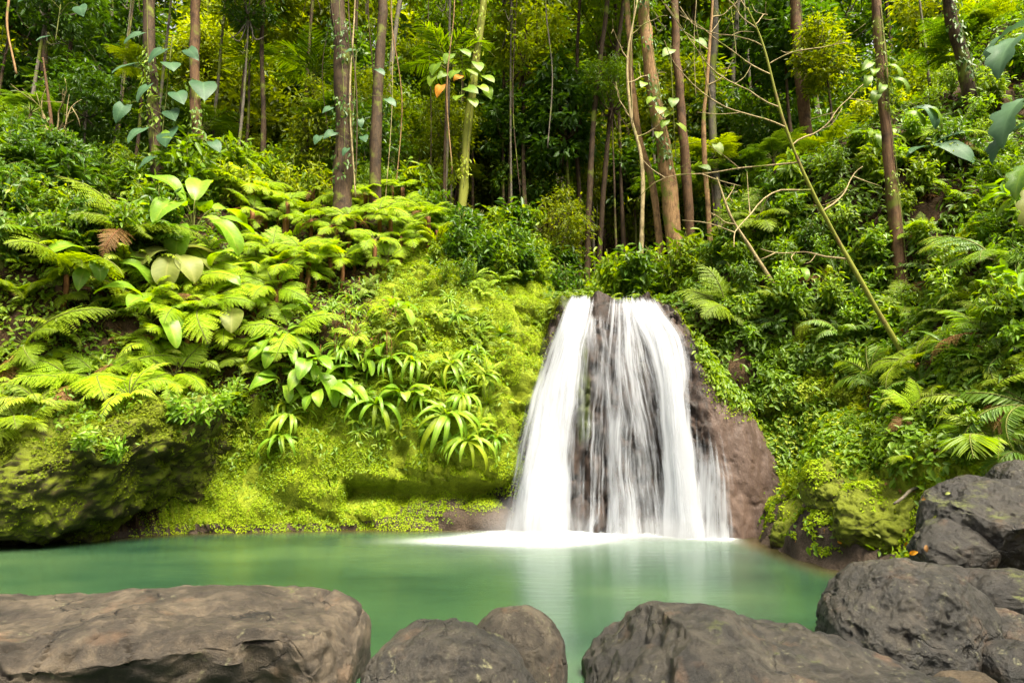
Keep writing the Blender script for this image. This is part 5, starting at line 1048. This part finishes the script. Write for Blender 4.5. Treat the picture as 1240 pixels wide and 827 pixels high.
# fallen leaves one by one on the right bank and rocks
FLM = []
for k, mt in enumerate(('leaf_orange', 'leaf_dead', 'leaf_pale')):
    V, F, t = blade(.10, .05, 7, 'oval', .25, 20, 60, .02, seed=k); FLM.append(mesh_of('fallen_leaf', V, F, [M[mt]], {'tint': t}))
SURF = bvh_of([bpy.data.objects['terrain'], cliff] + ROCKS)
def fallen(px, py, k):
    h = hit(px, py, SURF)
    if h is None or h[0][2] < .03: return
    o = link('fallen_leaf', FLM[k], None, h[0] + h[1] * .012); o.rotation_mode = 'QUATERNION'; o.rotation_quaternion = basis(h[1], random.uniform(0, 6.28)); s = random.uniform(.6, 1.1); o.scale = (s, s, s)
    item(o, ['orange fallen leaf', 'brown fallen leaf', 'pale fallen leaf'][k], 'leaf', 'fallen leaves by the pool', h[0])
for px, py, k in [(1020, 657, 0), (1112, 668, 0), (1095, 660, 0), (1122, 660, 1), (965, 655, 1), (1060, 647, 2), (1085, 577, 1), (1110, 600, 2), (1135, 624, 2), (1118, 605, 1), (1150, 597, 2), (1090, 598, 1), (1070, 588, 1), (985, 612, 2), (1000, 640, 1), (1040, 560, 1), (330, 612, 1), (262, 600, 1), (300, 618, 1), (1096, 640, 1), (640, 318, 1), (575, 312, 1), (600, 340, 1), (662, 330, 1), (690, 345, 1), (560, 355, 1)]: fallen(px, py, k)
m = MB(); h = hit(1105, 600, SURF)[0]
m.add(*tube(resample([[.75, .3, .10], [.35, .15, .16], [.0, 0, .10], [-.22, -.1, -.02], [-.45, -.2, -.12]], 18), np.linspace(.035, .018, 18), 7, .3, 2)); tag(link('root', m.mesh('root', [M['bark_grey']]), None, h), 'curved grey root arching over the brick red stone', 'root')

# ------------------------------------------------------------------ labels from where each thing stands
def relation(px, py, skip=()):
    best = sorted(((px - x) ** 2 + ((py - y) * 1.3) ** 2, k) for k, (x, y) in LM.items() if k not in skip)[0][1]
    x, y = LM[best]; dx, dy = px - x, py - y
    if abs(dx) < 26 and abs(dy) < 26: rel = 'right beside'
    elif abs(dx) > abs(dy) * 1.2: rel = 'right of' if dx > 0 else 'left of'
    else: rel = 'below' if dy > 0 else 'above'
    return f'{rel} {best}', best
def make_labels():
    seen = {}
    for o, desc, pos, fixed in ITEMS:
        if fixed: o['label'] = fixed; continue
        x, y, _ = proj(pos); x = float(x[0]); y = float(y[0]); r1, b1 = relation(x, y); seen.setdefault(f'{desc} {r1}', []).append((x, y, o))
    ordn = ['first', 'second', 'third', 'fourth', 'fifth', 'sixth', 'seventh', 'eighth', 'ninth', 'tenth', 'eleventh', 'twelfth', 'thirteenth', 'fourteenth', 'fifteenth', 'sixteenth', 'seventeenth', 'eighteenth', 'nineteenth', 'twentieth']
    for k, l in seen.items():
        if len(l) == 1: l[0][2]['label'] = k; continue
        l.sort(key=lambda t: t[0])
        for i, (x, y, o) in enumerate(l):
            if len(l) == 2: o['label'] = k + (', the left one of two' if i == 0 else ', the right one of two')
            else: o['label'] = k + (', leftmost' if i == 0 else ', rightmost' if i == len(l) - 1 else f', {ordn[min(i, 19)]} from the left')
make_labels()
